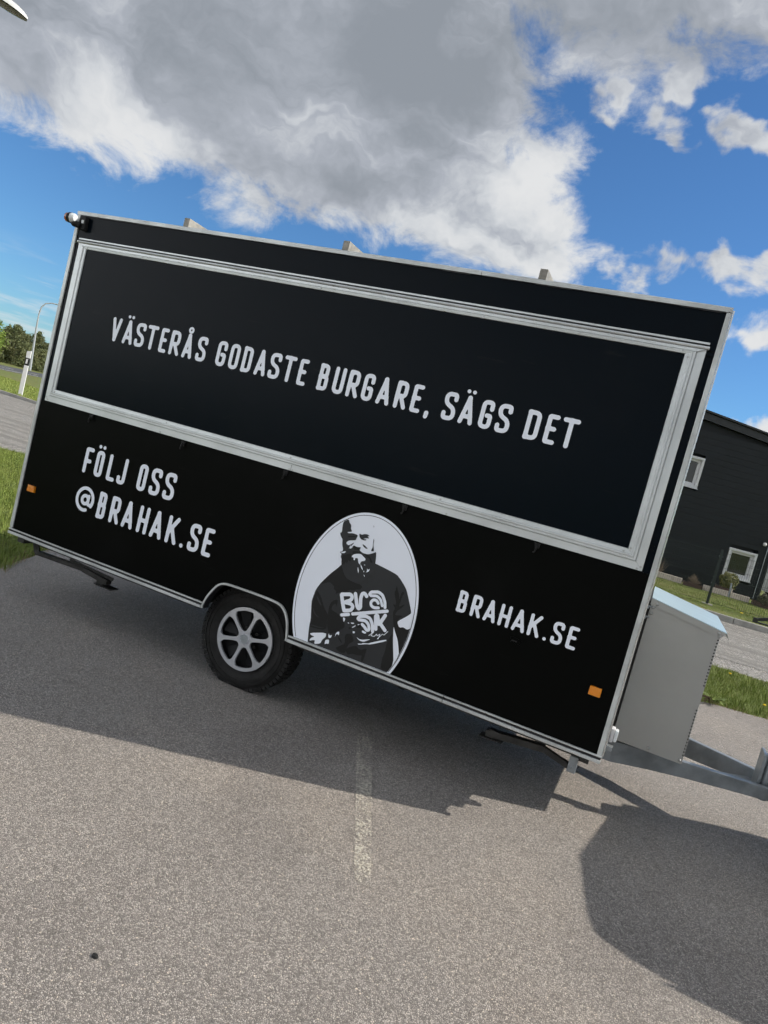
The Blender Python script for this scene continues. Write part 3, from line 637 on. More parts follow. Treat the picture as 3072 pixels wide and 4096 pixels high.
PORTRAIT = [
('grey',[(-0.1348,0.5204),(-0.1477,0.5015),(-0.1585,0.4872),(-0.1782,0.463),(-0.1941,0.4405),(-0.222,0.397),(-0.2354,0.3731),(-0.2477,0.3448),(-0.253,0.3238),(-0.2567,0.2891),(-0.2581,0.2739),(-0.2584,0.263),(-0.256,0.248),(-0.2486,0.2137),(-0.2441,0.1937),(-0.2378,0.1682),(-0.2355,0.1516),(-0.2347,0.1274),(-0.233,0.1095),(-0.2288,0.0802),(-0.2258,0.0623),(-0.2212,0.0377),(-0.2185,0.0243),(-0.2185,0.024),(0.3009,0.024),(0.3143,0.0511),(0.3329,0.1009),(0.3377,0.1163),(0.3378,0.1167),(0.3414,0.1291),(0.3506,0.1664),(0.3559,0.1934),(0.3624,0.2377),(0.3646,0.2603),(0.3661,0.2836),(0.3667,0.2961),(0.367,0.3102),(0.367,0.3126),(0.3669,0.3053),(0.3625,0.3009),(0.3535,0.2949),(0.3461,0.2943),(0.3327,0.2985),(0.3236,0.2979),(0.31,0.2918),(0.3022,0.294),(0.2924,0.3067),(0.289,0.3134),(0.2886,0.3205),(0.2969,0.331),(0.3222,0.3555),(0.3344,0.3683),(0.3457,0.3822),(0.3492,0.3887),(0.3483,0.3941),(0.344,0.4038),(0.3322,0.4274),(0.3241,0.4427),(0.3118,0.4647),(0.3047,0.4774),(0.2956,0.4933),(0.2895,0.5025),(0.2801,0.514),(0.2689,0.5249),(0.2444,0.5463),(0.2313,0.5566),(0.2161,0.5665),(0.198,0.572),(0.1587,0.5789),(0.1303,0.5834),(0.0844,0.5899),(0.0587,0.5914),(0.0274,0.5893),(0.0014,0.583),(-0.0454,0.5659),(-0.0749,0.5535),(-0.1167,0.5334)]),
('black',[(-0.1277,0.5301),(-0.119,0.5402),(-0.1133,0.5374),(-0.1048,0.5191),(-0.1037,0.5094),(-0.109,0.4988),(-0.1076,0.4903),(-0.0984,0.4751),(-0.0913,0.4674),(-0.0791,0.4592),(-0.067,0.455),(-0.0429,0.4505),(-0.0307,0.4494),(-0.018,0.4504),(-0.0083,0.4507),(0.0079,0.4504),(0.0142,0.4489),(0.017,0.4448),(0.0202,0.4431),(0.0269,0.4422),(0.0275,0.438),(0.0229,0.4261),(0.0154,0.4203),(-0.0024,0.4146),(-0.0101,0.4112),(-0.0153,0.4066),(-0.0231,0.4036),(-0.0414,0.3992),(-0.0491,0.3958),(-0.0539,0.3898),(-0.0633,0.3843),(-0.0866,0.3738),(-0.0998,0.3661),(-0.1161,0.3534),(-0.1219,0.3526),(-0.1231,0.3627),(-0.1274,0.3679),(-0.1388,0.3733),(-0.1423,0.3777),(-0.1412,0.3856),(-0.1468,0.3914),(-0.1645,0.4009),(-0.1755,0.4025),(-0.1908,0.3977),(-0.2039,0.3906),(-0.2278,0.3739),(-0.2349,0.3712),(-0.2322,0.3797),(-0.222,0.397),(-0.1941,0.4405),(-0.1782,0.463),(-0.1585,0.4872),(-0.1477,0.5015),(-0.1348,0.5204)]),
('black',[(-0.2451,0.3299),(-0.2485,0.3059),(-0.2501,0.2897),(-0.2515,0.2648),(-0.2501,0.2458),(-0.2444,0.214),(-0.2388,0.1945),(-0.2277,0.1675),(-0.2258,0.1528),(-0.2312,0.1357),(-0.2321,0.1262),(-0.2295,0.1148),(-0.2068,0.1143),(-0.1414,0.1244),(-0.1222,0.14),(-0.13,0.1769),(-0.133,0.1951),(-0.134,0.213),(-0.1395,0.2233),(-0.155,0.2364),(-0.1645,0.2464),(-0.1778,0.2633),(-0.1871,0.2765),(-0.202,0.2991),(-0.2143,0.3128),(-0.2366,0.3316)]),
('grey',[(-0.2372,0.304),(-0.227,0.2981),(-0.2171,0.2891),(-0.1976,0.268),(-0.1912,0.2594),(-0.1916,0.2548),(-0.1968,0.2571),(-0.212,0.2689),(-0.2217,0.2795),(-0.2359,0.2993)]),
('grey',[(-0.238,0.2274),(-0.2238,0.2076),(-0.2114,0.1974),(-0.188,0.1869),(-0.1862,0.1844),(-0.204,0.1877),(-0.2149,0.1932),(-0.2296,0.2067),(-0.2361,0.2157),(-0.2411,0.2294)]),
('grey',[(-0.2175,0.1316),(-0.1869,0.1313),(-0.167,0.1329),(-0.1382,0.1381),(-0.1369,0.1373),(-0.1616,0.1295),(-0.1805,0.1266),(-0.2125,0.1259),(-0.2241,0.1269),(-0.2268,0.1305)]),
('black',[(-0.1381,0.2359),(-0.1413,0.2591),(-0.1402,0.2746),(-0.1335,0.298),(-0.1251,0.3094),(-0.1067,0.3205),(-0.0996,0.3208),(-0.0967,0.3106),(-0.0957,0.3012),(-0.0955,0.2832),(-0.0978,0.2814),(-0.1047,0.2942),(-0.1103,0.2944),(-0.1201,0.2822),(-0.1231,0.2731),(-0.1222,0.2583),(-0.1138,0.252),(-0.0894,0.248),(-0.0762,0.2443),(-0.061,0.2373),(-0.0514,0.2304),(-0.0377,0.2169),(-0.0306,0.2113),(-0.023,0.2078),(-0.0192,0.2021),(-0.0153,0.1884),(-0.0183,0.1793),(-0.0309,0.166),(-0.0393,0.1571),(-0.052,0.1437),(-0.0628,0.135),(-0.0824,0.1222),(-0.0925,0.1188),(-0.1032,0.1212),(-0.1109,0.1307),(-0.1234,0.1568),(-0.1294,0.1781),(-0.1351,0.2156)]),
('black',[(0.0013,0.1414),(0.0083,0.1513),(0.0157,0.1559),(0.0309,0.1596),(0.039,0.1579),(0.048,0.149),(0.0533,0.1418),(0.0601,0.1292),(0.0573,0.1202),(0.0418,0.1058),(0.0353,0.0945),(0.031,0.075),(0.0299,0.0636),(0.0308,0.0488),(0.0252,0.0418),(0.0073,0.0355),(-0.0073,0.0364),(-0.033,0.0455),(-0.0353,0.0537),(-0.0166,0.0693),(-0.0059,0.0781),(0.0074,0.0888),(0.0093,0.1015),(0.0015,0.1289)]),
('black',[(0.2689,0.2329),(0.2598,0.1989),(0.2572,0.177),(0.2584,0.145),(0.2577,0.1251),(0.2546,0.0975),(0.255,0.075),(0.2593,0.0352),(0.2713,0.024),(0.2952,0.024),(0.3047,0.0296),(0.3134,0.0488),(0.3263,0.0947),(0.3108,0.144),(0.2893,0.2126),(0.2801,0.2372),(0.274,0.2425)]),
('black',[(0.2302,0.5074),(0.2405,0.4873),(0.2454,0.4792),(0.2497,0.4748),(0.2536,0.4663),(0.2611,0.4454),(0.2634,0.4462),(0.2631,0.4693),(0.2642,0.4799),(0.2679,0.4883),(0.2722,0.4897),(0.2811,0.4853),(0.2821,0.4798),(0.2763,0.4678),(0.2735,0.4504),(0.271,0.4103),(0.2757,0.4025),(0.2926,0.419),(0.2988,0.423),(0.3007,0.4184),(0.2952,0.409),(0.2766,0.3855),(0.268,0.3715),(0.2608,0.3531),(0.2684,0.3498),(0.2984,0.3583),(0.3042,0.3558),(0.2918,0.34),(0.2872,0.3307),(0.286,0.3187),(0.289,0.308),(0.2992,0.2881),(0.305,0.2696),(0.3119,0.2341),(0.3102,0.2257),(0.298,0.2361),(0.2892,0.2487),(0.2753,0.2761),(0.2655,0.3001),(0.2498,0.3446),(0.2462,0.3648),(0.2509,0.3809),(0.248,0.3895),(0.2344,0.3991),(0.2348,0.4031),(0.2496,0.4056),(0.2482,0.419),(0.2293,0.4566),(0.2239,0.4719),(0.2269,0.4801),(0.2277,0.4891),(0.227,0.5078)]),
('black',[(0.2924,0.3067),(0.3022,0.294),(0.31,0.2918),(0.3236,0.2979),(0.3327,0.2985),(0.3461,0.2943),(0.3535,0.2949),(0.3625,0.3009),(0.3669,0.3053),(0.367,0.3126),(0.367,0.3102),(0.3667,0.2961),(0.3661,0.2836),(0.3646,0.2603),(0.3624,0.2377),(0.3559,0.1934),(0.3506,0.1664),(0.3414,0.1291),(0.3401,0.1245),(0.3439,0.1513),(0.3351,0.175),(0.3201,0.2106),(0.3099,0.2295),(0.2941,0.2504),(0.2878,0.2648),(0.2846,0.2871),(0.2847,0.2978),(0.2881,0.3077)]),
('grey',[(0.3539,0.1823),(0.3509,0.2067),(0.3511,0.2223),(0.3556,0.2443),(0.3611,0.2535),(0.3646,0.2606),(0.3645,0.2598),(0.3637,0.25),(0.3625,0.2386),(0.3593,0.2142),(0.3566,0.1975),(0.3517,0.1714),(0.3504,0.1652),(0.3519,0.1726)]),
('black',[(0.0299,0.0711),(0.0458,0.0842),(0.0576,0.0923),(0.0771,0.1036),(0.0877,0.1044),(0.0999,0.0952),(0.1081,0.0929),(0.1204,0.0951),(0.1297,0.0999),(0.1455,0.112),(0.1506,0.1071),(0.1502,0.0801),(0.1494,0.0624),(0.1472,0.0363),(0.1434,0.029),(0.1342,0.0331),(0.1315,0.0406),(0.1327,0.059),(0.1283,0.0634),(0.1137,0.0582),(0.1014,0.0558),(0.0793,0.054),(0.0662,0.0503),(0.0493,0.0413),(0.0398,0.044),(0.0284,0.061)]),
('black',[(-0.037,0.1217),(-0.0248,0.1138),(-0.0175,0.1073),(-0.0076,0.0956),(-0.0066,0.092),(-0.0133,0.0926),(-0.0191,0.0957),(-0.0298,0.104),(-0.0348,0.1103),(-0.0395,0.1208)]),
('black',[(0.0112,0.1869),(0.0142,0.1939),(0.018,0.1957),(0.0266,0.1941),(0.0279,0.1912),(0.0234,0.1843),(0.0196,0.1825),(0.0126,0.184)]),
('black',[(0.0567,0.2098),(0.0738,0.229),(0.0815,0.2341),(0.0875,0.2301),(0.0877,0.2255),(0.0825,0.2154),(0.0749,0.2103),(0.057,0.2051)]),
('grey',[(-0.1575,0.7908),(-0.1642,0.786),(-0.1646,0.7857),(-0.1572,0.7852),(-0.1533,0.7813),(-0.1504,0.7747),(-0.1461,0.7699),(-0.1361,0.7623),(-0.1324,0.7559),(-0.1314,0.7443),(-0.1283,0.7376),(-0.12,0.7289),(-0.1235,0.7239),(-0.1422,0.7174),(-0.1466,0.7143),(-0.141,0.7118),(-0.1335,0.7125),(-0.1169,0.7172),(-0.1054,0.7186),(-0.0873,0.7178),(-0.0806,0.7163),(-0.0785,0.7124),(-0.0787,0.7074),(-0.0814,0.6963),(-0.0824,0.691),(-0.0827,0.6865),(-0.0918,0.6821),(-0.1187,0.6734),(-0.1298,0.6667),(-0.1364,0.6552),(-0.1343,0.6497),(-0.1213,0.6445),(-0.1109,0.6488),(-0.0925,0.6666),(-0.089,0.6676),(-0.0968,0.6529),(-0.1017,0.6443),(-0.1084,0.6334),(-0.1046,0.6296),(-0.0865,0.629),(-0.0794,0.6251),(-0.0763,0.6141),(-0.086,0.6063),(-0.1184,0.5937),(-0.1328,0.5904),(-0.1434,0.5932),(-0.1468,0.5982),(-0.1463,0.6103),(-0.1487,0.6186),(-0.1562,0.6313),(-0.1601,0.6422),(-0.164,0.662),(-0.1682,0.6707),(-0.1766,0.6773),(-0.1817,0.6833),(-0.1882,0.6949),(-0.1884,0.7),(-0.1822,0.7039),(-0.1816,0.7145),(-0.1859,0.7426),(-0.1868,0.7585),(-0.1825,0.7716),(-0.1777,0.7755),(-0.1707,0.7811),(-0.1658,0.7849),(-0.158,0.7905)]),
('black',[(-0.1378,0.6904),(-0.1321,0.6965),(-0.1245,0.7),(-0.1078,0.7042),(-0.0981,0.7062),(-0.0856,0.708),(-0.0852,0.7065),(-0.0964,0.7003),(-0.1051,0.6966),(-0.12,0.6918),(-0.128,0.6898),(-0.1368,0.6887)]),
('grey',[(-0.1596,0.5934),(-0.153,0.5969),(-0.1464,0.5998),(-0.1331,0.6052),(-0.1216,0.6126),(-0.1002,0.6294),(-0.0924,0.6386),(-0.0907,0.6495),(-0.085,0.6525),(-0.0698,0.6504),(-0.0597,0.6509),(-0.0445,0.6544),(-0.0406,0.6528),(-0.044,0.6444),(-0.0404,0.6391),(-0.026,0.6315),(-0.0147,0.6286),(0.0049,0.6276),(0.0178,0.631),(0.037,0.642),(0.0459,0.6479),(0.0535,0.6545),(0.0578,0.6509),(0.0627,0.6333),(0.0654,0.6194),(0.0684,0.5953),(0.0751,0.5827),(0.0923,0.5688),(0.0865,0.5489),(0.0518,0.5028),(0.0349,0.4798),(0.0189,0.457),(0.0039,0.4493),(-0.0252,0.4491),(-0.047,0.4533),(-0.0832,0.4659),(-0.1027,0.4808),(-0.125,0.5129),(-0.1335,0.5293),(-0.1367,0.5463),(-0.1401,0.5553),(-0.1472,0.5652),(-0.149,0.5716),(-0.1474,0.5811),(-0.1499,0.5858),(-0.1589,0.5907)]),
('black',[(-0.0847,0.6514),(-0.0697,0.6501),(-0.0598,0.6506),(-0.0451,0.6535),(-0.0421,0.6506),(-0.0479,0.6391),(-0.056,0.634),(-0.0743,0.6301),(-0.0823,0.6334),(-0.0878,0.6472)]),
('black',[(-0.081,0.6192),(-0.0679,0.6245),(-0.056,0.6266),(-0.0336,0.6273),(-0.0308,0.6251),(-0.045,0.618),(-0.0556,0.6138),(-0.0736,0.6085),(-0.0807,0.6088),(-0.0842,0.6152)]),
('black',[(-0.139,0.5776),(-0.1307,0.5831),(-0.1202,0.5886),(-0.0973,0.6),(-0.088,0.5987),(-0.0831,0.5838),(-0.0814,0.5739),(-0.0811,0.5591),(-0.0843,0.5562),(-0.0941,0.5621),(-0.0976,0.5591),(-0.0983,0.544),(-0.1013,0.5411),(-0.1096,0.5475),(-0.1125,0.5461),(-0.1128,0.5356),(-0.1164,0.531),(-0.127,0.5278),(-0.132,0.5298),(-0.1363,0.539),(-0.1385,0.5488),(-0.1409,0.569)]),
('black',[(-0.003,0.625),(0.0163,0.6249),(0.0257,0.6218),(0.0347,0.6127),(0.0409,0.6057),(0.0506,0.5939),(0.0506,0.59),(0.0411,0.59),(0.0351,0.5941),(0.0269,0.6064),(0.0204,0.6103),(0.0093,0.61),(0.0026,0.6129),(-0.0064,0.622)]),
('grey',[(-0.0685,0.7283),(-0.0575,0.7261),(-0.0511,0.7271),(-0.043,0.7324),(-0.0362,0.7349),(-0.0239,0.7369),(-0.0168,0.7362),(-0.0076,0.732),(-0.0076,0.7301),(-0.0167,0.7284),(-0.0165,0.7258),(-0.0068,0.7197),(-0.0077,0.7172),(-0.0201,0.7157),(-0.0277,0.7132),(-0.0382,0.7072),(-0.0367,0.7055),(-0.0215,0.7064),(-0.0186,0.705),(-0.0253,0.7001),(-0.0323,0.6986),(-0.0469,0.6988),(-0.0545,0.7011),(-0.0628,0.7075),(-0.0669,0.7136),(-0.0708,0.7252)]),
('grey',[(-0.0336,0.6757),(-0.0219,0.672),(-0.0136,0.6681),(-0.0005,0.6602),(0.001,0.6574),(-0.0075,0.6569),(-0.0139,0.6582),(-0.0248,0.6624),(-0.0302,0.6664),(-0.0356,0.6743)]),
('grey',[(0.023,0.7249),(0.0265,0.7171),(0.0279,0.7097),(0.0288,0.6952),(0.0319,0.6834),(0.0404,0.6624),(0.0401,0.6547),(0.0305,0.6524),(0.0267,0.6528),(0.0248,0.6561),(0.0253,0.6609),(0.0285,0.6721),(0.0285,0.6814),(0.0253,0.6982),(0.0238,0.7085),(0.0223,0.7227)]),
('grey',[(0.0003,0.7976),(0.0045,0.793),(0.0063,0.7896),(0.0075,0.784),(0.0061,0.7856),(0.0007,0.7958)]),
('white',[(-0.0817,0.5904),(-0.0754,0.6003),(-0.069,0.6056),(-0.0561,0.6115),(-0.0472,0.6144),(-0.0335,0.6173),(-0.0251,0.6162),(-0.0136,0.6098),(-0.0067,0.6062),(0.0026,0.6016),(0.0054,0.5975),(0.0044,0.5898),(-0.0003,0.5854),(-0.0132,0.58),(-0.0183,0.5739),(-0.0204,0.5608),(-0.0236,0.5588),(-0.0311,0.5661),(-0.0354,0.5729),(-0.0408,0.5861),(-0.0457,0.5895),(-0.0553,0.5867),(-0.0581,0.5831),(-0.0568,0.5751),(-0.0583,0.5725),(-0.0642,0.5725),(-0.0664,0.5748),(-0.0674,0.5817),(-0.0709,0.5846),(-0.0806,0.5865)]),
('white',[(-0.0155,0.5616),(-0.0042,0.5502),(0.0012,0.5432),(0.0061,0.5338),(0.0045,0.533),(-0.0052,0.5401),(-0.0107,0.547),(-0.0171,0.5608)]),
('white',[(-0.0272,0.5407),(-0.0197,0.5282),(-0.0169,0.5205),(-0.0159,0.5101),(-0.0175,0.5101),(-0.0234,0.5205),(-0.0262,0.5282),(-0.0288,0.5407)]),
('white',[(0.0293,0.5497),(0.0346,0.5446),(0.0381,0.5451),(0.0436,0.5518),(0.0453,0.5508),(0.0448,0.5412),(0.0412,0.5352),(0.0308,0.5267),(0.0284,0.5264),(0.0316,0.5342),(0.0317,0.5397),(0.0285,0.5485)]),
('white',[(0.0183,0.51),(0.0233,0.508),(0.0253,0.5056),(0.0261,0.5006),(0.0244,0.5012),(0.0186,0.5083)]),
('white',[(0.0062,0.5672),(0.012,0.566),(0.013,0.5648),(0.0105,0.5625),(0.0085,0.5629),(0.0053,0.5664)]),
('white',[(0.0107,0.5315),(0.0159,0.5302),(0.0172,0.5281),(0.016,0.5233),(0.0143,0.5238),(0.0103,0.5299)]),
('white',[(-0.0446,0.6396),(-0.0337,0.6408),(-0.0275,0.6399),(-0.02,0.6362),(-0.0134,0.6355),(-0.001,0.6371),(0.0132,0.6415),(0.0433,0.6531),(0.0477,0.6528),(0.0305,0.6404),(0.019,0.6343),(0.0014,0.6285),(-0.0089,0.627),(-0.0221,0.6284),(-0.0309,0.6309),(-0.0439,0.6371)]),
('white',[(-0.1532,0.592),(-0.1452,0.5965),(-0.1394,0.6001),(-0.1297,0.6066),(-0.1264,0.6065),(-0.1262,0.6),(-0.1292,0.5963),(-0.1383,0.5915),(-0.1443,0.59),(-0.153,0.5904)]),
('white',[(-0.106,0.6462),(-0.1032,0.6477),(-0.102,0.6455),(-0.1014,0.6377),(-0.1033,0.6336),(-0.1096,0.6294),(-0.1108,0.6315),(-0.1079,0.6422)]),
('white',[(-0.0881,0.6595),(-0.0838,0.6676),(-0.0823,0.6673),(-0.0817,0.6586),(-0.0831,0.6559),(-0.0879,0.6566)]),
('white',[(-0.1648,0.7855),(-0.1605,0.7887),(-0.1598,0.7892),(-0.1622,0.7874),(-0.1644,0.7859),(-0.1683,0.783),(-0.1689,0.7825),(-0.1669,0.784)]),
('white',[(-0.0372,0.2365),(-0.0292,0.237),(-0.0255,0.2356),(-0.0224,0.2306),(-0.0225,0.225),(-0.0257,0.2134),(-0.0294,0.2149),(-0.0373,0.2309)]),
('white',[(-0.1964,0.0888),(-0.1363,0.1093),(-0.1155,0.1114),(-0.1131,0.097),(-0.1159,0.0874),(-0.1269,0.0729),(-0.1314,0.0632),(-0.134,0.0486),(-0.1427,0.0403),(-0.1661,0.03),(-0.174,0.0318),(-0.1741,0.0477),(-0.1813,0.0493),(-0.203,0.0381),(-0.2088,0.0386),(-0.2046,0.0515),(-0.1989,0.0585),(-0.186,0.067),(-0.1872,0.0699),(-0.2037,0.0704),(-0.2106,0.0728),(-0.2149,0.0796)]),
('white',[(-0.1058,0.0772),(-0.0925,0.0833),(-0.087,0.08),(-0.0841,0.0637),(-0.0863,0.0578),(-0.096,0.0566),(-0.1012,0.0545),(-0.1071,0.0493),(-0.1093,0.0531),(-0.11,0.0697)]),
('white',[(-0.0988,0.1174),(-0.0933,0.1096),(-0.0884,0.109),(-0.0795,0.1151),(-0.0772,0.1129),(-0.0792,0.1001),(-0.0833,0.0951),(-0.0934,0.0932),(-0.0975,0.098),(-0.0999,0.1145)]),
('white',[(-0.0518,0.142),(-0.0413,0.1492),(-0.0372,0.1466),(-0.0356,0.1314),(-0.0381,0.1279),(-0.0472,0.1323),(-0.0521,0.1286),(-0.0577,0.113),(-0.0587,0.1142),(-0.0561,0.1332)]),
('white',[(-0.0006,0.2185),(0.0073,0.2184),(0.0085,0.217),(0.0041,0.2129),(0.0015,0.2129),(-0.002,0.2171)]),
('white',[(0.0196,0.2239),(0.0344,0.228),(0.0385,0.2275),(0.0361,0.2223),(0.0328,0.2198),(0.0252,0.2179),(0.0211,0.2183),(0.0163,0.2215)]),
('white',[(0.0333,0.2024),(0.0443,0.214),(0.0487,0.2169),(0.0507,0.2143),(0.0484,0.2103),(0.0393,0.201),(0.035,0.198),(0.031,0.1985)]),
('white',[(0.0604,0.2264),(0.0694,0.2321),(0.0715,0.2319),(0.0688,0.2256),(0.0658,0.2237),(0.0595,0.2243)]),
('white',[(0.044,0.1815),(0.053,0.1816),(0.056,0.1796),(0.0558,0.1736),(0.0535,0.1708),(0.047,0.1686),(0.0441,0.1706),(0.0418,0.1788)]),
('white',[(0.1025,0.2041),(0.1218,0.2006),(0.1259,0.1974),(0.1189,0.1915),(0.1126,0.1899),(0.1004,0.1911),(0.0963,0.1942),(0.0962,0.2025)]),
('white',[(0.0951,0.1236),(0.11,0.1279),(0.1152,0.1304),(0.1159,0.1336),(0.124,0.1368),(0.1479,0.143),(0.157,0.1465),(0.1606,0.1507),(0.1794,0.1622),(0.2323,0.1923),(0.2506,0.2004),(0.2523,0.1942),(0.2352,0.1821),(0.1823,0.1518),(0.1607,0.1409),(0.1486,0.1385),(0.1351,0.1336),(0.1065,0.1212),(0.0956,0.1181),(0.0915,0.1212)]),
('white',[(0.0766,0.1539),(0.0934,0.1492),(0.1117,0.1528),(0.1495,0.1683),(0.1576,0.1699),(0.144,0.1593),(0.1359,0.1532),(0.1253,0.1456),(0.1165,0.1428),(0.1007,0.1418),(0.0906,0.1442),(0.0759,0.1526)]),
('white',[(0.2744,0.2838),(0.2843,0.2673),(0.2931,0.2539),(0.3096,0.2304),(0.32,0.2106),(0.3344,0.1747),(0.3432,0.1507),(0.3399,0.1237),(0.3344,0.1056),(0.3239,0.0751),(0.3231,0.073),(0.3214,0.1066),(0.3116,0.1384),(0.2951,0.1912),(0.2859,0.2249),(0.2748,0.2732)]),
('white',[(0.2969,0.331),(0.3222,0.3555),(0.3345,0.3679),(0.3462,0.3804),(0.351,0.3869),(0.3537,0.3935),(0.3581,0.3931),(0.3645,0.3843),(0.3652,0.3748),(0.3663,0.3561),(0.3668,0.3431),(0.3671,0.3226),(0.3671,0.3134),(0.3669,0.3062),(0.3623,0.3018),(0.3533,0.2958),(0.3458,0.2952),(0.3324,0.2994),(0.3234,0.2988),(0.3098,0.2927),(0.302,0.2947),(0.2924,0.3069),(0.289,0.3134),(0.2886,0.3205)])]
PORTRAIT_STROKES = [
(0.0223,[(-0.0813,0.357),(-0.064,0.3175),(-0.0432,0.2768)]),
(0.0212,[(-0.0808,0.3612),(-0.0283,0.378),(-0.0132,0.3689),(-0.0167,0.3468),(-0.0466,0.3272)]),
(0.0212,[(-0.0533,0.322),(-0.0112,0.3272),(0.0062,0.3155),(-0.0008,0.2907),(-0.0403,0.2762)]),
(0.0212,[(0.0001,0.3905),(0.0295,0.3231),(0.0424,0.3134),(0.0509,0.3251),(0.0378,0.3754),(0.04,0.4033),(0.0539,0.4112),(0.0698,0.3981)]),
(0.018,[(0.085,0.4142),(0.0898,0.4291),(0.1322,0.4436),(0.1609,0.4347),(0.1845,0.4031),(0.1943,0.3721)]),
(0.0159,[(0.0943,0.4094),(0.1311,0.4192),(0.1573,0.4066),(0.1755,0.3757)]),
(0.017,[(0.1486,0.3817),(0.1355,0.3946),(0.1149,0.3928),(0.1032,0.3743),(0.1108,0.3546),(0.1324,0.3494),(0.1565,0.3573)]),
(0.0191,[(-0.05,0.2469),(-0.0094,0.2634)]),
(0.0191,[(0.0146,0.2744),(0.2119,0.3559)]),
(0.0191,[(0.054,0.2591),(0.0589,0.2742),(0.0942,0.2874),(0.1242,0.285),(0.1462,0.2579),(0.1591,0.2179)]),
(0.018,[(0.0606,0.2549),(0.1013,0.2625),(0.125,0.2483),(0.1372,0.2203),(0.1237,0.2117),(0.1029,0.2284),(0.0875,0.2356)]),
(0.0212,[(0.1735,0.2376),(0.1532,0.3095),(0.1632,0.3153),(0.1837,0.2705)]),
(0.0212,[(0.2081,0.3287),(0.1896,0.2774),(0.228,0.2488)]),
(0.0037,[(0.1437,0.1879),(0.1645,0.2173),(0.1558,0.192),(0.1763,0.1942),(0.1869,0.2126),(0.1925,0.2022),(0.2061,0.2192),(0.2035,0.1912),(0.1969,0.1865),(0.2204,0.2241),(0.2294,0.2198),(0.2475,0.2481)])]

lay = 0.0007
for c, poly in PORTRAIT:
    lay -= .00009
    mb = MB(); tri = tessellate_polygon([[Vector((a, b, 0)) for a, b in poly]])
    mb.add([(a+2.7, lay, b+Z0) for a, b in poly], [tuple(t) for t in tri])
    mb.build({'grey': 'decal_grey', 'black': 'decal_black', 'white': 'decal_white'}[c], 'vinyl_'+c, dec)
for wd, pl in PORTRAIT_STROKES:
    lay -= .00005; mb = MB()
    S = [rounded([(a+2.7, b) for a, b in pl], wd*.6)]
    for g_ in group_loops(sdf_loops(S, wd/2, max(wd*.12, .0012))): 
        tri = tessellate_polygon([[Vector((a, b, 0)) for a, b in L] for L in g_]); fl = [q for L in g_ for q in L]
        mb.add([(a, lay, b+Z0) for a, b in fl], [tuple(t) for t in tri])
    mb.build('decal_lettering', 'vinyl_white', dec)
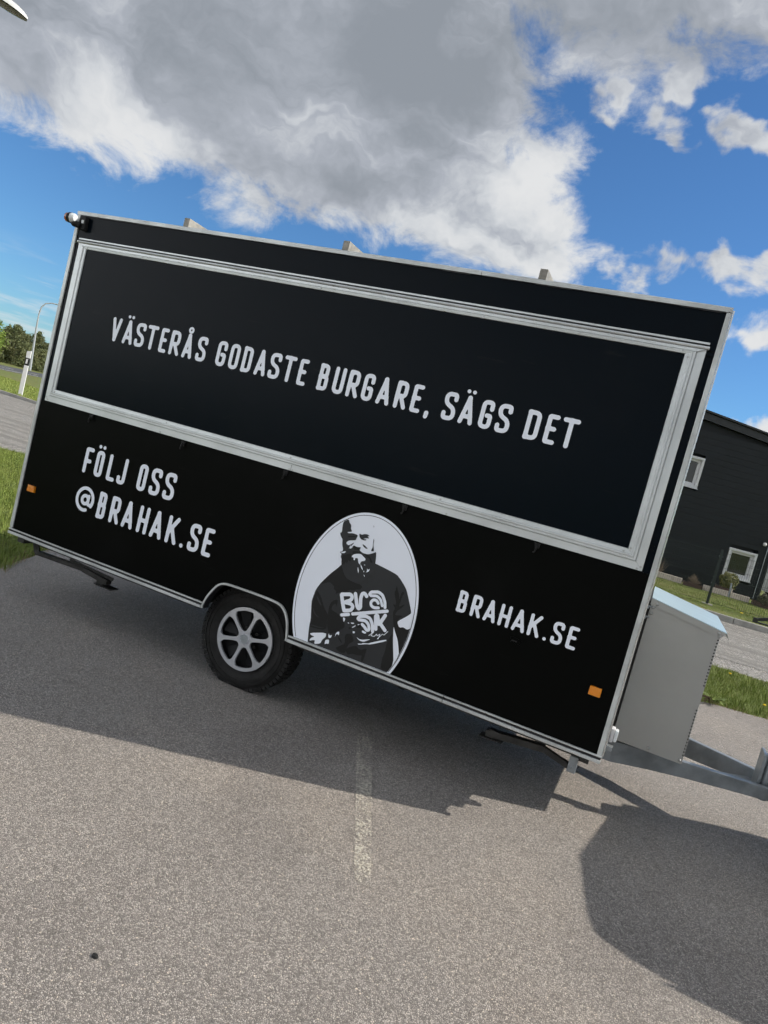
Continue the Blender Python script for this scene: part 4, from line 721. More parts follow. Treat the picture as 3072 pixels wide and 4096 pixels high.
# ---------------- wheels
def wheel(side):
    yc = .09 if side == 0 else WID-.09; sg = 1 if side == 0 else -1
    hc = Vector((2.016, yc, .315))
    y_ = lambda t: sg*t
    prof = [(.205, .012), (.222, .004), (.25, -.004), (.285, -.002), (.306, .010), (.320, .026), (.329, .045), (.332, .085), (.332, .12), (.329, .15), (.320, .168), (.300, .185), (.25, .19), (.205, .175)]
    t = MB(); t.lathe([(r, y_(a)) for r, a in prof], hc, 'y', 72)
    for i, v in enumerate(t.v):    # the tyre flattens on the ground and bulges a little there
        if v[2] < .012: t.v[i] = (v[0], v[1]-sg*.006*(1 if abs(v[1]-yc) < .06 else -1), .003+.2*max(0, v[2]-.003) if v[2] > .003 else .003)
    wh = t.build('wheel', 'tyre', tr, smooth=True)
    tb = MB()
    for k in range(64):            # shoulder blocks and sipes
        a = 2*math.pi*k/64; ca, sa = math.cos(a), math.sin(a); tx, tz = -sa, ca
        for (r0, r1, ya, yb, hw_, sh) in ((.305, .3325, .012, .040, .0125, 0), (.326, .3355, .048, .084, .0115, .4), (.326, .3355, .092, .128, .0115, .1), (.305, .334, .136, .176, .0105, .5)):
            b = a+sh*2*math.pi/64; cb, sb = math.cos(b), math.sin(b); tx, tz = -sb, cb; P_ = []
            for yy, rs in ((ya, (r0, r1-(.010 if ya < .01 else 0))), (yb, (r0, r1))):
                for rr, ww in ((rs[0], -1), (rs[0], 1), (rs[1], 1), (rs[1], -1)):
                    P_.append((hc.x+cb*rr+tx*hw_*ww, hc.y+y_(yy), max(.002, hc.z+sb*rr+tz*hw_*ww)))
            tb.add(P_, [(0, 1, 2, 3), (7, 6, 5, 4), (0, 4, 5, 1), (1, 5, 6, 2), (2, 6, 7, 3), (3, 7, 4, 0)])
    o = tb.build('tread_blocks', 'tyre', wh); o['kind'] = 'stuff'
    for rr in (.262, .288): MB().lathe([(rr-.0015, y_(.0005)), (rr, y_(-.0065)), (rr+.0015, y_(.0005))], hc, 'y', 64).build('sidewall_ring', 'tyre', wh)
    MB().lathe([(.206, y_(.014)), (.200, y_(.020)), (.190, y_(.050)), (.10, y_(.060)), (.001, y_(.055))], hc, 'y', 48).build('rim', 'rim_black', wh, smooth=True)
    if side == 0:
        out = [(.2005*math.cos(t_), .2005*math.sin(t_)) for t_ in np.linspace(0, 2*math.pi, 72, endpoint=False)]; loops = [out]
        def hwid(r): return float(np.interp(r, [.05, .08, .12, .150, .163, .176], [.0155, .0112, .0105, .0125, .0170, .030]))
        for k in range(6):
            a0, a1 = R(14+60*k), R(14+60*(k+1)); L = []
            for r in np.linspace(.056, .168, 10): L.append((r, a0+math.asin(hwid(r)/r)))
            for t_ in np.linspace(.03, .97, 12):
                s0 = a0+math.asin(hwid(.172)/.172); s1 = a1-math.asin(hwid(.172)/.172); L.append((.179, s0+(s1-s0)*t_))
            for r in np.linspace(.168, .056, 10): L.append((r, a1-math.asin(hwid(r)/r)))
            L.append((.050, (a0+a1)/2))
            loops.append([(r*math.cos(q), r*math.sin(q)) for r, q in L])
        MB().plate(loops, hc.y-.006, hc.y+.008, (hc.x, hc.z)).build('wheel_cover', 'silver_paint', wh, bevel=.0022)
        MB().lathe([(.001, -.010), (.026, -.010), (.028, -.008)], hc, 'y', 32).build('hub_cap', 'cap_silver', wh)
        MB().lathe([(.028, -.007), (.030, -.011), (.034, -.011), (.036, -.006)], hc, 'y', 32).build('hub_ring', 'silver_paint', wh, smooth=True)
        for k in range(5):
            q = R(40+72*k); MB().lathe([(.001, -.0), (.009, -.0), (.009, .03)], hc+Vector((.07*math.cos(q), .03, .07*math.sin(q))), 'y', 6).build('wheel_nut', 'steel_dark', wh)
        for k in range(6):     # dark vanes behind the cover
            q = R(44+60*k); c_, s_ = math.cos(q), math.sin(q)
            MB().hexa([(hc.x+c_*.06-s_*.02, hc.y+.03, hc.z+s_*.06+c_*.02), (hc.x+c_*.06+s_*.01, hc.y+.045, hc.z+s_*.06-c_*.01), (hc.x+c_*.17+s_*.02, hc.y+.045, hc.z+s_*.17-c_*.02), (hc.x+c_*.17-s_*.05, hc.y+.022, hc.z+s_*.17+c_*.05),
                       (hc.x+c_*.06-s_*.02, hc.y+.036, hc.z+s_*.06+c_*.02), (hc.x+c_*.06+s_*.01, hc.y+.05, hc.z+s_*.06-c_*.01), (hc.x+c_*.17+s_*.02, hc.y+.05, hc.z+s_*.17-c_*.02), (hc.x+c_*.17-s_*.05, hc.y+.028, hc.z+s_*.17+c_*.05)]).build('vane', 'rim_black', wh)
wheel(0); wheel(1)
# ---------------- chassis, axle, support legs
MB().box(.05, 4.18, .62, .68, Z0-.11, Z0-.001).box(.05, 4.18, WID-.68, WID-.62, Z0-.11, Z0-.001).build('chassis_rail', 'steel_dark', tr)
MB().box(.02, .08, .06, WID-.06, Z0-.075, Z0-.019).build('cross_member', 'steel_dark', tr); MB().box(4.10, 4.15, .09, WID-.09, Z0-.075, Z0-.019).build('cross_member', 'steel_dark', tr)
tk = MB().box(2.55, 3.75, .78, 1.55, .17, Z0-.112).build('light_blocker', 'black_rubber', tr, bevel=.03)  # unseen box added under the floor to block light and darken the ground
MB().tube([(2.9, .77, .24), (2.9, .70, .20)], .03, 10).build('blocker_pipe', 'black_rubber', tk)  # pipe stub on the added light-blocking box
MB().tube([(2.016, .26, .315), (2.016, WID-.26, .315)], .045, 10).build('axle', 'steel_dark', tr)
for (xa, xb) in ((.08, 1.66), (2.40, 4.09)):
    MB().box(xa, xb, .05, .085, Z0-.045, Z0-.0195).build('skirt_angle', 'steel_dark', tr)
lg = MB().bar((.10, .15, Z0-.06), (.13, .15, Z0-.125), .05, .012, (0, 1, 0)).bar((.13, .15, Z0-.130), (.60, .15, Z0-.115), .035, .03).bar((.60, .15, Z0-.115), (.83, .15, Z0-.140), .05, .035).build('support_leg', 'steel_dark', tr)
MB().box(.74, .80, .13, .17, Z0-.185, Z0-.135).bar((.735, .15, Z0-.17), (.89, .15, Z0-.175), .08, .006).build('foot', 'steel_dark', lg)
MB().bar((.45, .15, Z0-.09), (.86, .15, Z0-.11), .012, .02).build('brace', 'steel_dark', lg)
lg = MB().bar((3.60, .15, Z0-.13), (3.92, .15, Z0-.10), .05, .035).bar((3.90, .15, Z0-.10), (4.08, .15, Z0-.145), .03, .03).build('support_leg', 'steel_dark', tr)
MB().box(4.055, 4.10, .13, .17, Z0-.165, Z0-.075).build('bracket', 'galvanised', lg, bevel=.004); MB().lathe([(.001, -.03), (.012, -.03), (.012, .03), (.001, .03)], (4.078, .15, Z0-.145), 'y', 10).build('pin', 'galvanised', lg)
MB().box(3.615, 3.66, .128, .172, Z0-.16, Z0-.105).bar((3.57, .15, Z0-.155), (3.70, .15, Z0-.15), .08, .006).build('foot', 'steel_dark', lg)
# ---------------- drawbar
def arm(sts, name):
    # tapered galvanised beam through stations (x, y, ztop, zbot)
    mb = MB(); vs = []; n = len(sts)
    for (x, y, zt, zb) in sts: vs += [(x, y-.022, zb), (x, y+.022, zb), (x, y+.022, zt), (x, y-.022, zt)]
    fs = [(0, 1, 2, 3), (4*n-1, 4*n-2, 4*n-3, 4*n-4)]
    for k in range(n-1):
        for j in range(4): fs.append((4*k+j, 4*k+(j+1) % 4, 4*k+4+(j+1) % 4, 4*k+4+j))
    return mb.add(vs, fs).build(name, 'galvanised', tr, bevel=.004)
arm([(3.2, .60, Z0-.0655, Z0-.195), (4.25, .648, Z0-.0655, Z0-.192), (4.45, .686, Z0-.063, Z0-.168), (4.66, .727, Z0-.060, Z0-.150), (4.88, .770, Z0-.060, Z0-.138), (5.08, .813, Z0-.060, Z0-.130), (5.40, .935, Z0-.060, Z0-.130)], 'drawbar_arm')
arm([(3.2, WID-.60, Z0-.0655, Z0-.195), (4.25, WID-.648, Z0-.0655, Z0-.195), (4.66, 1.245, Z0-.055, Z0-.175), (5.08, 1.08, Z0-.058, Z0-.150), (5.40, .985, Z0-.060, Z0-.130)], 'drawbar_arm')
MB().prism([(4.78, .80), (5.30, .93), (5.30, .98), (5.02, 1.09), (4.86, .98)], 'z', Z0-.125, Z0-.116).build('gusset_plate', 'galvanised', tr, bevel=.003)
MB().box(5.03, 5.05, .86, 1.02, Z0-.115, Z0+.10).build('clamp_plate', 'galvanised', tr, bevel=.004); MB().tube([(5.08, .90, Z0-.16), (5.08, .90, Z0+.22)], .03, 14).build('jockey_tube', 'galvanised', tr, smooth=True)
MB().lathe([(.05, -.03), (.095, -.03), (.105, -.015), (.105, .015), (.095, .03), (.05, .03)], (5.27, .82, .265), 'z', 28, close=True).build('jockey_wheel', 'tyre', tr)
MB().box(5.30, 5.62, .93, 1.0, Z0-.058, Z0+.01).build('coupling', 'galvanised', tr, bevel=.01); MB().lathe([(.001, .05), (.03, .05), (.045, .02), (.045, -.03)], (5.62, .965, Z0-.02), 'z', 18).build('coupling_head', 'steel_dark', tr, smooth=True)
# gas locker on the drawbar
BX0, BX1, BY0, BY1, BZ = 4.226, 4.602, .50, 1.30, Z0-.021
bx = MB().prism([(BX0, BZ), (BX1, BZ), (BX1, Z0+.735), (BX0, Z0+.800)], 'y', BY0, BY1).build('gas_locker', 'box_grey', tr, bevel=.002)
sl = (.735-.800)/(BX1-BX0)
MB().box(LEN+.0118, BX0-.0006, BY0+.01, BY1-.01, BZ+.01, Z0+.79).build('gap_backing', 'steel_dark', bx)  # dark backing added to close the see-through gap behind the locker
def ly(x, dz): return Z0+.800+sl*(x-BX0)+dz
lid = MB(); xa, xb = BX0-.004, BX1+.028; ya, yb = BY0-.006, BY1+.006
lid.prism([(xa, ly(xa, .006)), (xb, ly(xb, .006)), (xb, ly(xb, .0105)), (xa, ly(xa, .0105))], 'y', ya, yb)
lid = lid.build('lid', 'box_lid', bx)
MB().prism([(BX0-.004, ly(BX0, -.028)), (BX1+.004, ly(BX1, -.028)), (BX1+.026, ly(BX1+.026, .0055)), (BX0-.004, ly(BX0, .0055))], 'y', BY0-.0055, BY0-.003).build('lid_lip', 'box_grey', bx)
MB().hexa([(xb-.002, ya, ly(xb, .0055)), (xb+.012, ya, ly(xb, -.022)), (xb+.012, yb, ly(xb, -.022)), (xb-.002, yb, ly(xb, .0055)), (xb+.0005, ya, ly(xb, .0058)), (xb+.0145, ya, ly(xb, -.0215)), (xb+.0145, yb, ly(xb, -.0215)), (xb+.0005, yb, ly(xb, .0058))]).build('lid_drip_edge', 'box_grey', bx)
for a, b in ((BX0+.030, ly(BX0+.03, -.012)), (BX1-.010, ly(BX1, -.008)), (BX1-.002, ly(BX1, -.022)), (BX0+.016, BZ+.018), (BX0+.195, BZ+.022), (BX1-.014, BZ+.020), (BX0+.015, ly(BX0, -.04)), (BX0+.012, ly(BX0, -.075))):
    MB().lathe([(.0001, -.006), (.005, -.0055), (.0085, -.001), (.0085, .003)], (a, BY0-(.006 if b > Z0+.66 else .0005), b), 'y', 12).build('rivet', 'screw', bx, smooth=True)
vh = MB()
for k in range(15): z = Z0+.690-k*.0185; vh.lathe([(.0001, -.0012), (.0042, -.0012), (.0042, .002)], (BX1-.006, BY0-.0004, z), 'y', 10)
for k in range(15): z = Z0+.290-k*.0185; vh.lathe([(.0001, -.0012), (.0042, -.0012), (.0042, .002)], (BX1-.006, BY0-.0004, z), 'y', 10)
o = vh.build('vent_holes', 'hole', bx); o['kind'] = 'stuff'
for a, b, c in ((BX0-.018, ly(BX0, -.045), .028), (BX0-.020, ly(BX0, -.105), .03), (BX0-.02, BZ+.03, .035)):
    MB().box(a, a+.03, BY0-.012, BY0-.0062, b, b+c*.35).box(a, a+.012, BY0-.0122, BY0+.02, b-.01, b-.0005).build('hinge', 'galvanised', bx, bevel=.001)
fmk = MB().box(LEN+.0115, LEN+.03, .06, .12, Z0+.085, Z0+.155).build('front_marker_lamp', 'pvc_white', tr, bevel=.004); MB().box(LEN+.0305, LEN+.048, .065, .115, Z0+.09, Z0+.15).build('lens', 'clear_lens', fmk, bevel=.005)
MB().box(LEN+.0115, LEN+.04, .07, .11, Z0+.035, Z0+.06).build('lamp_bracket', 'galvanised', fmk, bevel=.002)
# ------------------------------------------------------------------ tow car, just beyond the right edge of the view
def car(root, x0, y0, L, Wd, Ht, paint, fwd=1):
    # side outline along +x from the tail, rounded in plan by narrowing the upper stations
    st_ = [(0, .45, .72), (.02, .36, .88), (.06, .32, .99), (.14, .28, 1.11), (.26, .27, 1.22), (.44, .26, 1.32), (.7, .25, Ht-.06), (1.05, .25, Ht), (1.6, .25, Ht+.02), (2.5, .25, Ht), (3.1, .25, Ht-.12), (3.6, .25, 1.05), (3.95, .28, .80), (4.15, .36, .66), (4.2, .45, .58)]
    k = L/4.2; secs = []
    for (x, zb, zt) in st_:
        e = 1.0 if .3 < x < 3.7 else .90; belt = min(zt, .92); tp = .95 if zt > 1.1 else .95; wv = Wd/2*e
        secs.append([(x, -wv, zb), (x, -wv*1.0, (zb+belt)/2), (x, -wv*.98, belt), (x, -wv*tp, (belt+zt)/2+.03 if zt > 1.1 else belt+.0), (x, -wv*tp*.82, zt-.05), (x, 0, zt+.015), (x, wv*tp*.82, zt-.05), (x, wv*tp, (belt+zt)/2+.03 if zt > 1.1 else belt), (x, wv*.98, belt), (x, wv, (zb+belt)/2), (x, wv, zb)])
    mb = MB(); n = 11
    pos = lambda p: (x0+(p[0]*k if fwd > 0 else L-p[0]*k), y0+p[1], p[2])
    for s_ in secs: mb.v += [pos(p) for p in s_]
    for i in range(len(secs)-1):
        for j in range(n-1): mb.f.append((i*n+j, i*n+j+1, (i+1)*n+j+1, (i+1)*n+j))
        mb.f.append((i*n+n-1, i*n, (i+1)*n, (i+1)*n+n-1))
    mb.f += [tuple(range(n)), tuple((len(secs)-1)*n+j for j in range(n))]
    mb.build('body', paint, root, smooth=True)
    for xx in (.75, 3.3):
        for sy in (-1, 1):
            c = Vector(pos((xx, sy*(Wd/2-.09), .315))); t = MB().lathe([(.20, -.095), (.30, -.095), (.315, -.07), (.315, .07), (.30, .095), (.20, .095)], c, 'y', 32, close=True).build('wheel', 'tyre', root, smooth=True)
            MB().lathe([(.001, sy*.085), (.10, sy*.09), (.20, sy*.08), (.205, sy*.06)], c, 'y', 24).build('rim', 'silver_paint', t)
            for q in range(5):
                a = 2*math.pi*q/5; MB().bar((c.x+.04*math.cos(a), c.y+sy*.092, c.z+.04*math.sin(a)), (c.x+.19*math.cos(a), c.y+sy*.09, c.z+.19*math.sin(a)), .01, .03, (0, 1, 0)).build('spoke', 'rim_black', t)
    for sy in (-1, 1):
        p = [(.62, .97), (1.35, .97), (1.35, Ht-.09), (.8, Ht-.10)]; q = [(1.42, .97), (3.2, .97), (2.6, Ht-.14), (1.42, Ht-.09)]
        for pl in (p, q):
            vs = []
            for (a, z) in pl:
                fr = (z-.92)/(Ht-.92); vs.append(pos((a, sy*(Wd/2*(.972-.16*fr)+.004), z)))
            MB().add(vs, [(0, 1, 2, 3)]).build('side_window', 'window_glass', root)
        MB().lathe([(.001, .03), (.07, .02), (.08, -.02)], Vector(pos((4.12 if fwd else 4.12, sy*(Wd/2-.25), .68))), 'x', 16).build('headlight', 'clear_lens', root)
        MB().box(*sorted((pos((.0, 0, 0))[0]-.005, pos((.06, 0, 0))[0])), *sorted((y0+sy*(Wd/2-.22), y0+sy*(Wd/2-.08))), .78, .92).build('tail_light', 'red_lens', root)
tow = empty('estate_car', (7.9, .7, 0), 'dark car hitched to the black trailer, its shadow on the asphalt', 'car')
car(tow, 5.66, .70, 4.4, 1.50, 1.47, 'car_dark')

# ------------------------------------------------------------------ building on the right
P0 = Vector((4.43, 20.7, 0)); WD = Vector((1, .45, 0)).normalized(); WN = Vector((WD.y, -WD.x, 0))   # WN faces the road
bl = empty('dark_building', tuple(P0+WD*(-1)+Vector((0, 0, .1))), 'charcoal clad industrial building with white framed windows behind the mesh fence', 'building')
def W3(u, d, z): q = P0+WD*u+WN*d; return (q.x, q.y, z)
def wbox(mb, u0, u1, d0, d1, z0, z1): return mb.hexa([W3(u0, d1, z0), W3(u1, d1, z0), W3(u1, d0, z0), W3(u0, d0, z0), W3(u0, d1, z1), W3(u1, d1, z1), W3(u1, d0, z1), W3(u0, d0, z1)])
UL, UR = -7.0, 3.22; BASE = .10
wins = [(-.69, .25, 3.07, 4.05), (1.84, 2.78, .63, 1.56), (-3.2, -2.26, 3.07, 4.05), (-3.2, -2.26, .63, 1.56)]
core = MB(); 
core.hexa([W3(UL, -.16, BASE-.1), W3(UR, -.16, BASE-.1), W3(UR, -9, BASE-.1), W3(UL, -9, BASE-.1), W3(UL, -.16, 6.05), W3(UR, -.16, 5.10), W3(UR, -9, 5.10), W3(UL, -9, 6.05)]); core.build('core', 'cladding', bl)
clad = MB(); z = BASE+.05; ph = .19          # grooved sandwich panels, cut round the windows
while z < 6.0:
    spans = [(UL, UR)]
    for (a, b, c, d) in wins:
        if z+ph > c+.002 and z < d-.002:
            ns = []
            for s0, s1 in spans:
                if b <= s0 or a >= s1: ns.append((s0, s1)); continue
                if a > s0: ns.append((s0, a))
                if b < s1: ns.append((b, s1))
            spans = ns
    for s0, s1 in spans:
        for k in range(max(1, round((s1-s0)/3.4))):
            n_ = max(1, round((s1-s0)/3.4)); e0 = s0+(s1-s0)*k/n_; e1 = s0+(s1-s0)*(k+1)/n_-.006
            zt = 5.20-(e0+e1)/2*.093-.02
            if z+ph < zt: wbox(clad, e0, e1, -.159, random.uniform(-.001, .001), z, z+ph-.003)
    z += ph
wbox(clad, UL, UR, -.158, -.006, BASE, 1e-6+BASE+.04)
o = clad.build('cladding', 'cladding', bl); o['kind'] = 'stuff'
rt = lambda u: 5.49-.095*u
MB().hexa([W3(UL-.1, .06, rt(UL)-.28), W3(UR+.05, .06, rt(UR)-.28), W3(UR+.05, -9, rt(UR)-.28), W3(UL-.1, -9, rt(UL)-.28), W3(UL-.1, .06, rt(UL)-.06), W3(UR+.05, .06, rt(UR)-.06), W3(UR+.05, -9, rt(UR)-.06), W3(UL-.1, -9, rt(UL)-.06)]).build('fascia', 'roof_trim', bl)
MB().hexa([W3(UL-.15, .16, rt(UL)-.055), W3(UR+.1, .16, rt(UR)-.055), W3(UR+.1, -9, rt(UR)-.055), W3(UL-.15, -9, rt(UL)-.055), W3(UL-.15, .16, rt(UL)), W3(UR+.1, .16, rt(UR)), W3(UR+.1, -9, rt(UR)), W3(UL-.15, -9, rt(UL))]).build('roof_edge', 'roof_trim', bl)
for (a, b, c, d) in wins:
    mb = MB(); t = .075
    for (u0, u1, z0, z1) in ((a, b, d-t, d), (a, b, c, c+t), (a, a+t, c+t+.001, d-t-.001), (b-t, b, c+t+.001, d-t-.001)): wbox(mb, u0, u1, -.10, .035, z0, z1)
    wn = mb.build('window', 'pvc_white', bl, bevel=.006)
    mb = MB(); t2 = .08
    for (u0, u1, z0, z1) in ((a+t, b-t, d-t-t2, d-t-.001), (a+t, b-t, c+t+.001, c+t+t2), (a+t+.001, a+t+t2, c+t+t2+.001, d-t-t2-.001), (b-t-t2, b-t-.001, c+t+t2+.001, d-t-t2-.001)): wbox(mb, u0, u1, -.12, -.06, z0, z1)
    mb.build('sash', 'pvc_white', wn, bevel=.005)
    wbox(MB(), a+t+t2-.005, b-t-t2+.005, -.105, -.095, c+t+t2-.005, d-t-t2+.005).build('pane', 'window_glass', wn)
    wbox(MB(), a-.01, b+.01, .0355, .07, c-.02, c-.001).build('sill', 'pvc_white', wn)
wbox(MB(), UR-.03, UR+.012, -.2, .012, BASE, 5.0).build('corner_trim', 'roof_trim', bl)
MB().tube([W3(3.03, .03, BASE+.05), W3(3.03, .03, 5.0)], .012, 6).build('cable_pipe', 'galvanised', bl)
lmp = MB().lathe([(.001, .06), (.04, .045), (.06, 0), (.045, -.04), (.001, -.06)], W3(2.86, .09, 1.92), 'z', 16).build('wall_lamp', 'pvc_white', bl, smooth=True)
wbox(MB(), 2.84, 2.88, .0, .05, 1.97, 2.0).build('lamp_arm', 'roof_trim', lmp)
# edging of pale blocks and planters in front of it
def block_wall(x0, x1, y, n, hh, label):
    r = empty('block_edging', ((x0+x1)/2, y, .1), label, 'edging', 'pale block edging in front of the dark building')
    for k in range(n):
        a = x0+(x1-x0)*k/n; b = x0+(x1-x0)*(k+1)/n-.006
        MB().box(a, b, y-.07, y+.07, .05, .1+hh+random.uniform(-.004, .004)).build('block', 'block_pale', r, bevel=.006)
block_wall(3.6, 5.0, 19.95, 5, .17, 'pale block edging left of the bare twiggy bush')
block_wall(5.60, 6.9, 19.95, 5, .17, 'pale block edging below the round clipped bush and square window')
block_wall(6.32, 6.42, 20.12, 1, .27, 'short raised pale block standing beside the round bush planter')
def planter(x0, x1, y, h, label):
    r = empty('planter', ((x0+x1)/2, y, .1), label, 'planter', 'brown planters before the dark building')
    for k, (a, b) in enumerate(((y-.20, y-.18), (y+.18, y+.20))): MB().box(x0, x1, a, b, .09, .1+h).build('side_board', 'planter_brown', r, bevel=.004)
    MB().box(x0, x0+.02, y-.179, y+.179, .09, .1+h-.004).build('end_board', 'planter_brown', r); MB().box(x1-.02, x1, y-.179, y+.179, .09, .1+h-.004).build('end_board', 'planter_brown', r)
    MB().box(x0+.021, x1-.021, y-.178, y+.178, .09, .1+h-.03).build('soil', 'bark', r)
planter(5.03, 5.57, 19.80, .12, 'low brown planter holding the bare twiggy bush')
planter(5.93, 6.31, 20.2, .25, 'brown planter under the round clipped bush')
planter(6.96, 7.9, 19.75, .14, 'brown planter at the right edge below the dark bush')
def leafball(name, c, rx, rz, n, size, material, label, group=None, trunk=True):
    r = empty(name, (c[0], c[1], .1), label, 'bush', group); mb = MB()
    for _ in range(n):
        d = Vector(rng.normal(size=3)).normalized(); k = random.uniform(.55, 1.0)**.5*(1+.10*math.sin(d.x*7+d.z*5)+random.uniform(-.06, .05)); p = Vector((c[0]+d.x*rx*k, c[1]+d.y*rx*k, c[2]+d.z*rz*k))
        u = Vector(rng.normal(size=3)).normalized(); v = u.orthogonal().normalized(); s_ = size*random.uniform(.6, 1.3)
        mb.add([p-u*s_, p+v*s_*.5, p+u*s_, p-v*s_*.5], [(0, 1, 2, 3)])
    o = mb.build('crown', material, r, fix=False); o['kind'] = 'stuff'
    MB().tube([(c[0], c[1], .1), (c[0], c[1], c[2])], .02, 6).build('trunk', 'bark', r)
leafball('clipped_bush', (6.24, 20.2, .55), .27, .28, 2300, .030, 'topiary_leaf', 'round clipped yellow green bush under the square white window')
leafball('round_bush', (7.32, 19.75, .30), .26, .22, 1200, .032, 'dark_leaf', 'dark round bush in the planter at the right edge')
tw = empty('twiggy_bush', (5.31, 19.8, .1), 'bare brown twiggy bush in the low planter', 'bush'); mb = MB()
for _ in range(130):
    a = random.uniform(0, 6.28); l = random.uniform(.12, .40); t_ = random.uniform(.1, 1.15); e = Vector((5.31+l*math.sin(t_)*math.cos(a)*.8, 19.8+l*math.sin(t_)*math.sin(a)*.7, .14+l*math.cos(t_))); m_ = Vector((5.31, 19.8, .12)).lerp(e, .5)+Vector((random.uniform(-.02, .02), 0, .02))
    mb.tube([(5.31+random.uniform(-.05, .05), 19.8, .12), m_, e], [.006, .004, .002], 4, False)
    for q in range(3): mb.tube([m_.lerp(e, q/3), m_.lerp(e, q/3)+Vector((random.uniform(-.06, .06), random.uniform(-.05, .05), random.uniform(.02, .08)))], [.003, .0015], 3, False)
o = mb.build('twigs', 'twig', tw, fix=False); o['kind'] = 'stuff'
tw2 = empty('twiggy_shrub', (4.28, 20.1, .1), 'bare brown twigs at the foot of the building beside the trailer corner', 'bush'); mb = MB()
for _ in range(60):
    a = random.uniform(0, 6.28); l = random.uniform(.2, .62); t_ = random.uniform(.05, .6); e = Vector((4.28+l*math.sin(t_)*math.cos(a), 20.1+l*math.sin(t_)*math.sin(a), .12+l*math.cos(t_)))
    mb.tube([(4.28, 20.1, .12), Vector((4.28, 20.1, .12)).lerp(e, .5)+Vector((.01, 0, .02)), e], [.006, .004, .002], 4, False)
o = mb.build('twigs', 'twig', tw2, fix=False); o['kind'] = 'stuff'
bo = empty('steel_bollard', (6.33, 19.88, .1), 'galvanised round bollard in front of the clipped bush', 'bollard')
MB().tube([(6.345, 19.88, .05), (6.31, 19.88, .52)], .028, 12).build('post', 'galvanised', bo, smooth=True); MB().tube([(6.31, 19.88, .5205), (6.3095, 19.88, .533)], .031, 12).build('cap', 'galvanised', bo, smooth=True)
# mesh fence along the far side of the road
fe = empty('mesh_fence', (7.5, 15.4, .1), 'dark green welded mesh fence along the far kerb', 'fence'); FT = 1.43
fy = lambda x: 15.4+.10*(x-5.52)
for x in (3.02, 5.52, 8.02, 10.52):
    p = MB().box(x-.03, x+.03, fy(x)-.02, fy(x)+.02, .02, FT+.03).build('post', 'fence_green', fe, bevel=.003)
    MB().box(x-.033, x+.033, fy(x)-.023, fy(x)+.023, FT+.0305, FT+.045).build('post_cap', 'post_black', p)
    for z in (.30, .62, 1.30):
        for s_ in (-.045, .04): MB().box(x+s_, x+s_+.012, fy(x)-.034, fy(x)-.0225, z, z+.018).build('clip', 'galvanised', p)
    MB().prism([(x-.13, fy(x)-.13), (x+.13, fy(x)-.13), (x+.13, fy(x)+.13), (x-.13, fy(x)+.13)], 'z', .09, .112).build('footing', 'concrete', p)
for x0 in (.52, 3.02, 5.52, 8.02):
    wr = MB(); x1 = x0+2.5
    for k in range(50):
        x = x0+.04+k*.0492; wr.bar((x, fy(x), .14), (x, fy(x), FT), .005, .005, (0, 1, 0))
    for z in (.16, .36, .40, .60, .80, .85, 1.05, 1.22, 1.26, 1.40):
        fold = .025 if z in (.36, .40, .80, .85, 1.22, 1.26) else 0
        wr.bar((x0+.035, fy(x0)-fold, z), (x1-.035, fy(x1)-fold, z), .006, .006)
        if fold:
            for k in range(50):
                x = x0+.04+k*.0492; wr.bar((x, fy(x)-fold, z), (x, fy(x), z+.02), .004, .004)
    o = wr.build('mesh_panel', 'fence_green', fe, fix=False); o['kind'] = 'stuff'
# parked white car at the far end of the building and a black towing frame on the verge
wc = empty('parked_car', (9.6, 24.2, .1), 'white car parked beyond the corner of the dark building', 'car')
car(wc, 7.50, 24.9, 4.2, 1.7, 1.45, 'car_white')
for ch in wc.children: ch.location.z += .1
tf = empty('towing_frame', (6.9, 14.3, .1), 'black painted A shaped steel frame lying on the verge at the right edge', 'frame')
MB().bar((6.48, 14.2, .17), (7.6, 14.55, .50), .07, .07).build('beam', 'post_black', tf, bevel=.01); MB().bar((6.47, 14.19, .10), (7.7, 14.05, .10), .07, .07).build('beam', 'post_black', tf, bevel=.01)
MB().box(6.43, 6.53, 14.14, 14.25, .05, .21).build('tip', 'post_black', tf, bevel=.012)
# ------------------------------------------------------------------ left side: delineator, lamps, trees
dl = empty('edge_marker_post', (-23.75, 19.6, .1), 'white roadside marker post with black band and reflector behind the kerb', 'post')
dlx, dly = -22.88, 19.24
def dbar(z0, z1, wd, m_, name, slant=0.0):
    mb = MB(); ux, uy = .8, .6
    def q(t, d, z): return (dlx+ux*t-uy*d, dly+uy*t+ux*d, z)
    return mb.hexa([q(-wd, -wd*.6, z0), q(wd, -wd*.6, z0), q(wd, wd*.6, z0), q(-wd, wd*.6, z0), q(-wd, -wd*.6, z1-slant), q(wd, -wd*.6, z1), q(wd, wd*.6, z1), q(-wd, wd*.6, z1-slant)]).build(name, m_, dl, bevel=.01)
dl.location = (dlx, dly, .1); ORG[dl.name] = (dlx, dly, .1)
dbar(.05, 1.42, .085, 'post_white', 'shaft'); dbar(1.4205, 1.75, .086, 'post_black', 'black_band'); dbar(1.7505, 2.08, .088, 'post_white', 'head', .05)
MB().hexa([(dlx+.02, dly-.10, 1.50), (dlx+.075, dly-.06, 1.50), (dlx+.07, dly-.05, 1.50), (dlx+.015, dly-.09, 1.50), (dlx+.02, dly-.10, 1.70), (dlx+.075, dly-.06, 1.70), (dlx+.07, dly-.05, 1.70), (dlx+.015, dly-.09, 1.70)]).build('reflector', 'post_white', dl)
CAM = Vector((4.2012, -3.7212, 0))
def polar(a, d): return CAM+Vector((math.sin(R(a)), math.cos(R(a)), 0))*d
lb = polar(-49.45, 145); ls = empty('street_lamp', tuple(lb), 'tall grey street lamp with curved arm beside the far road', 'lamp')
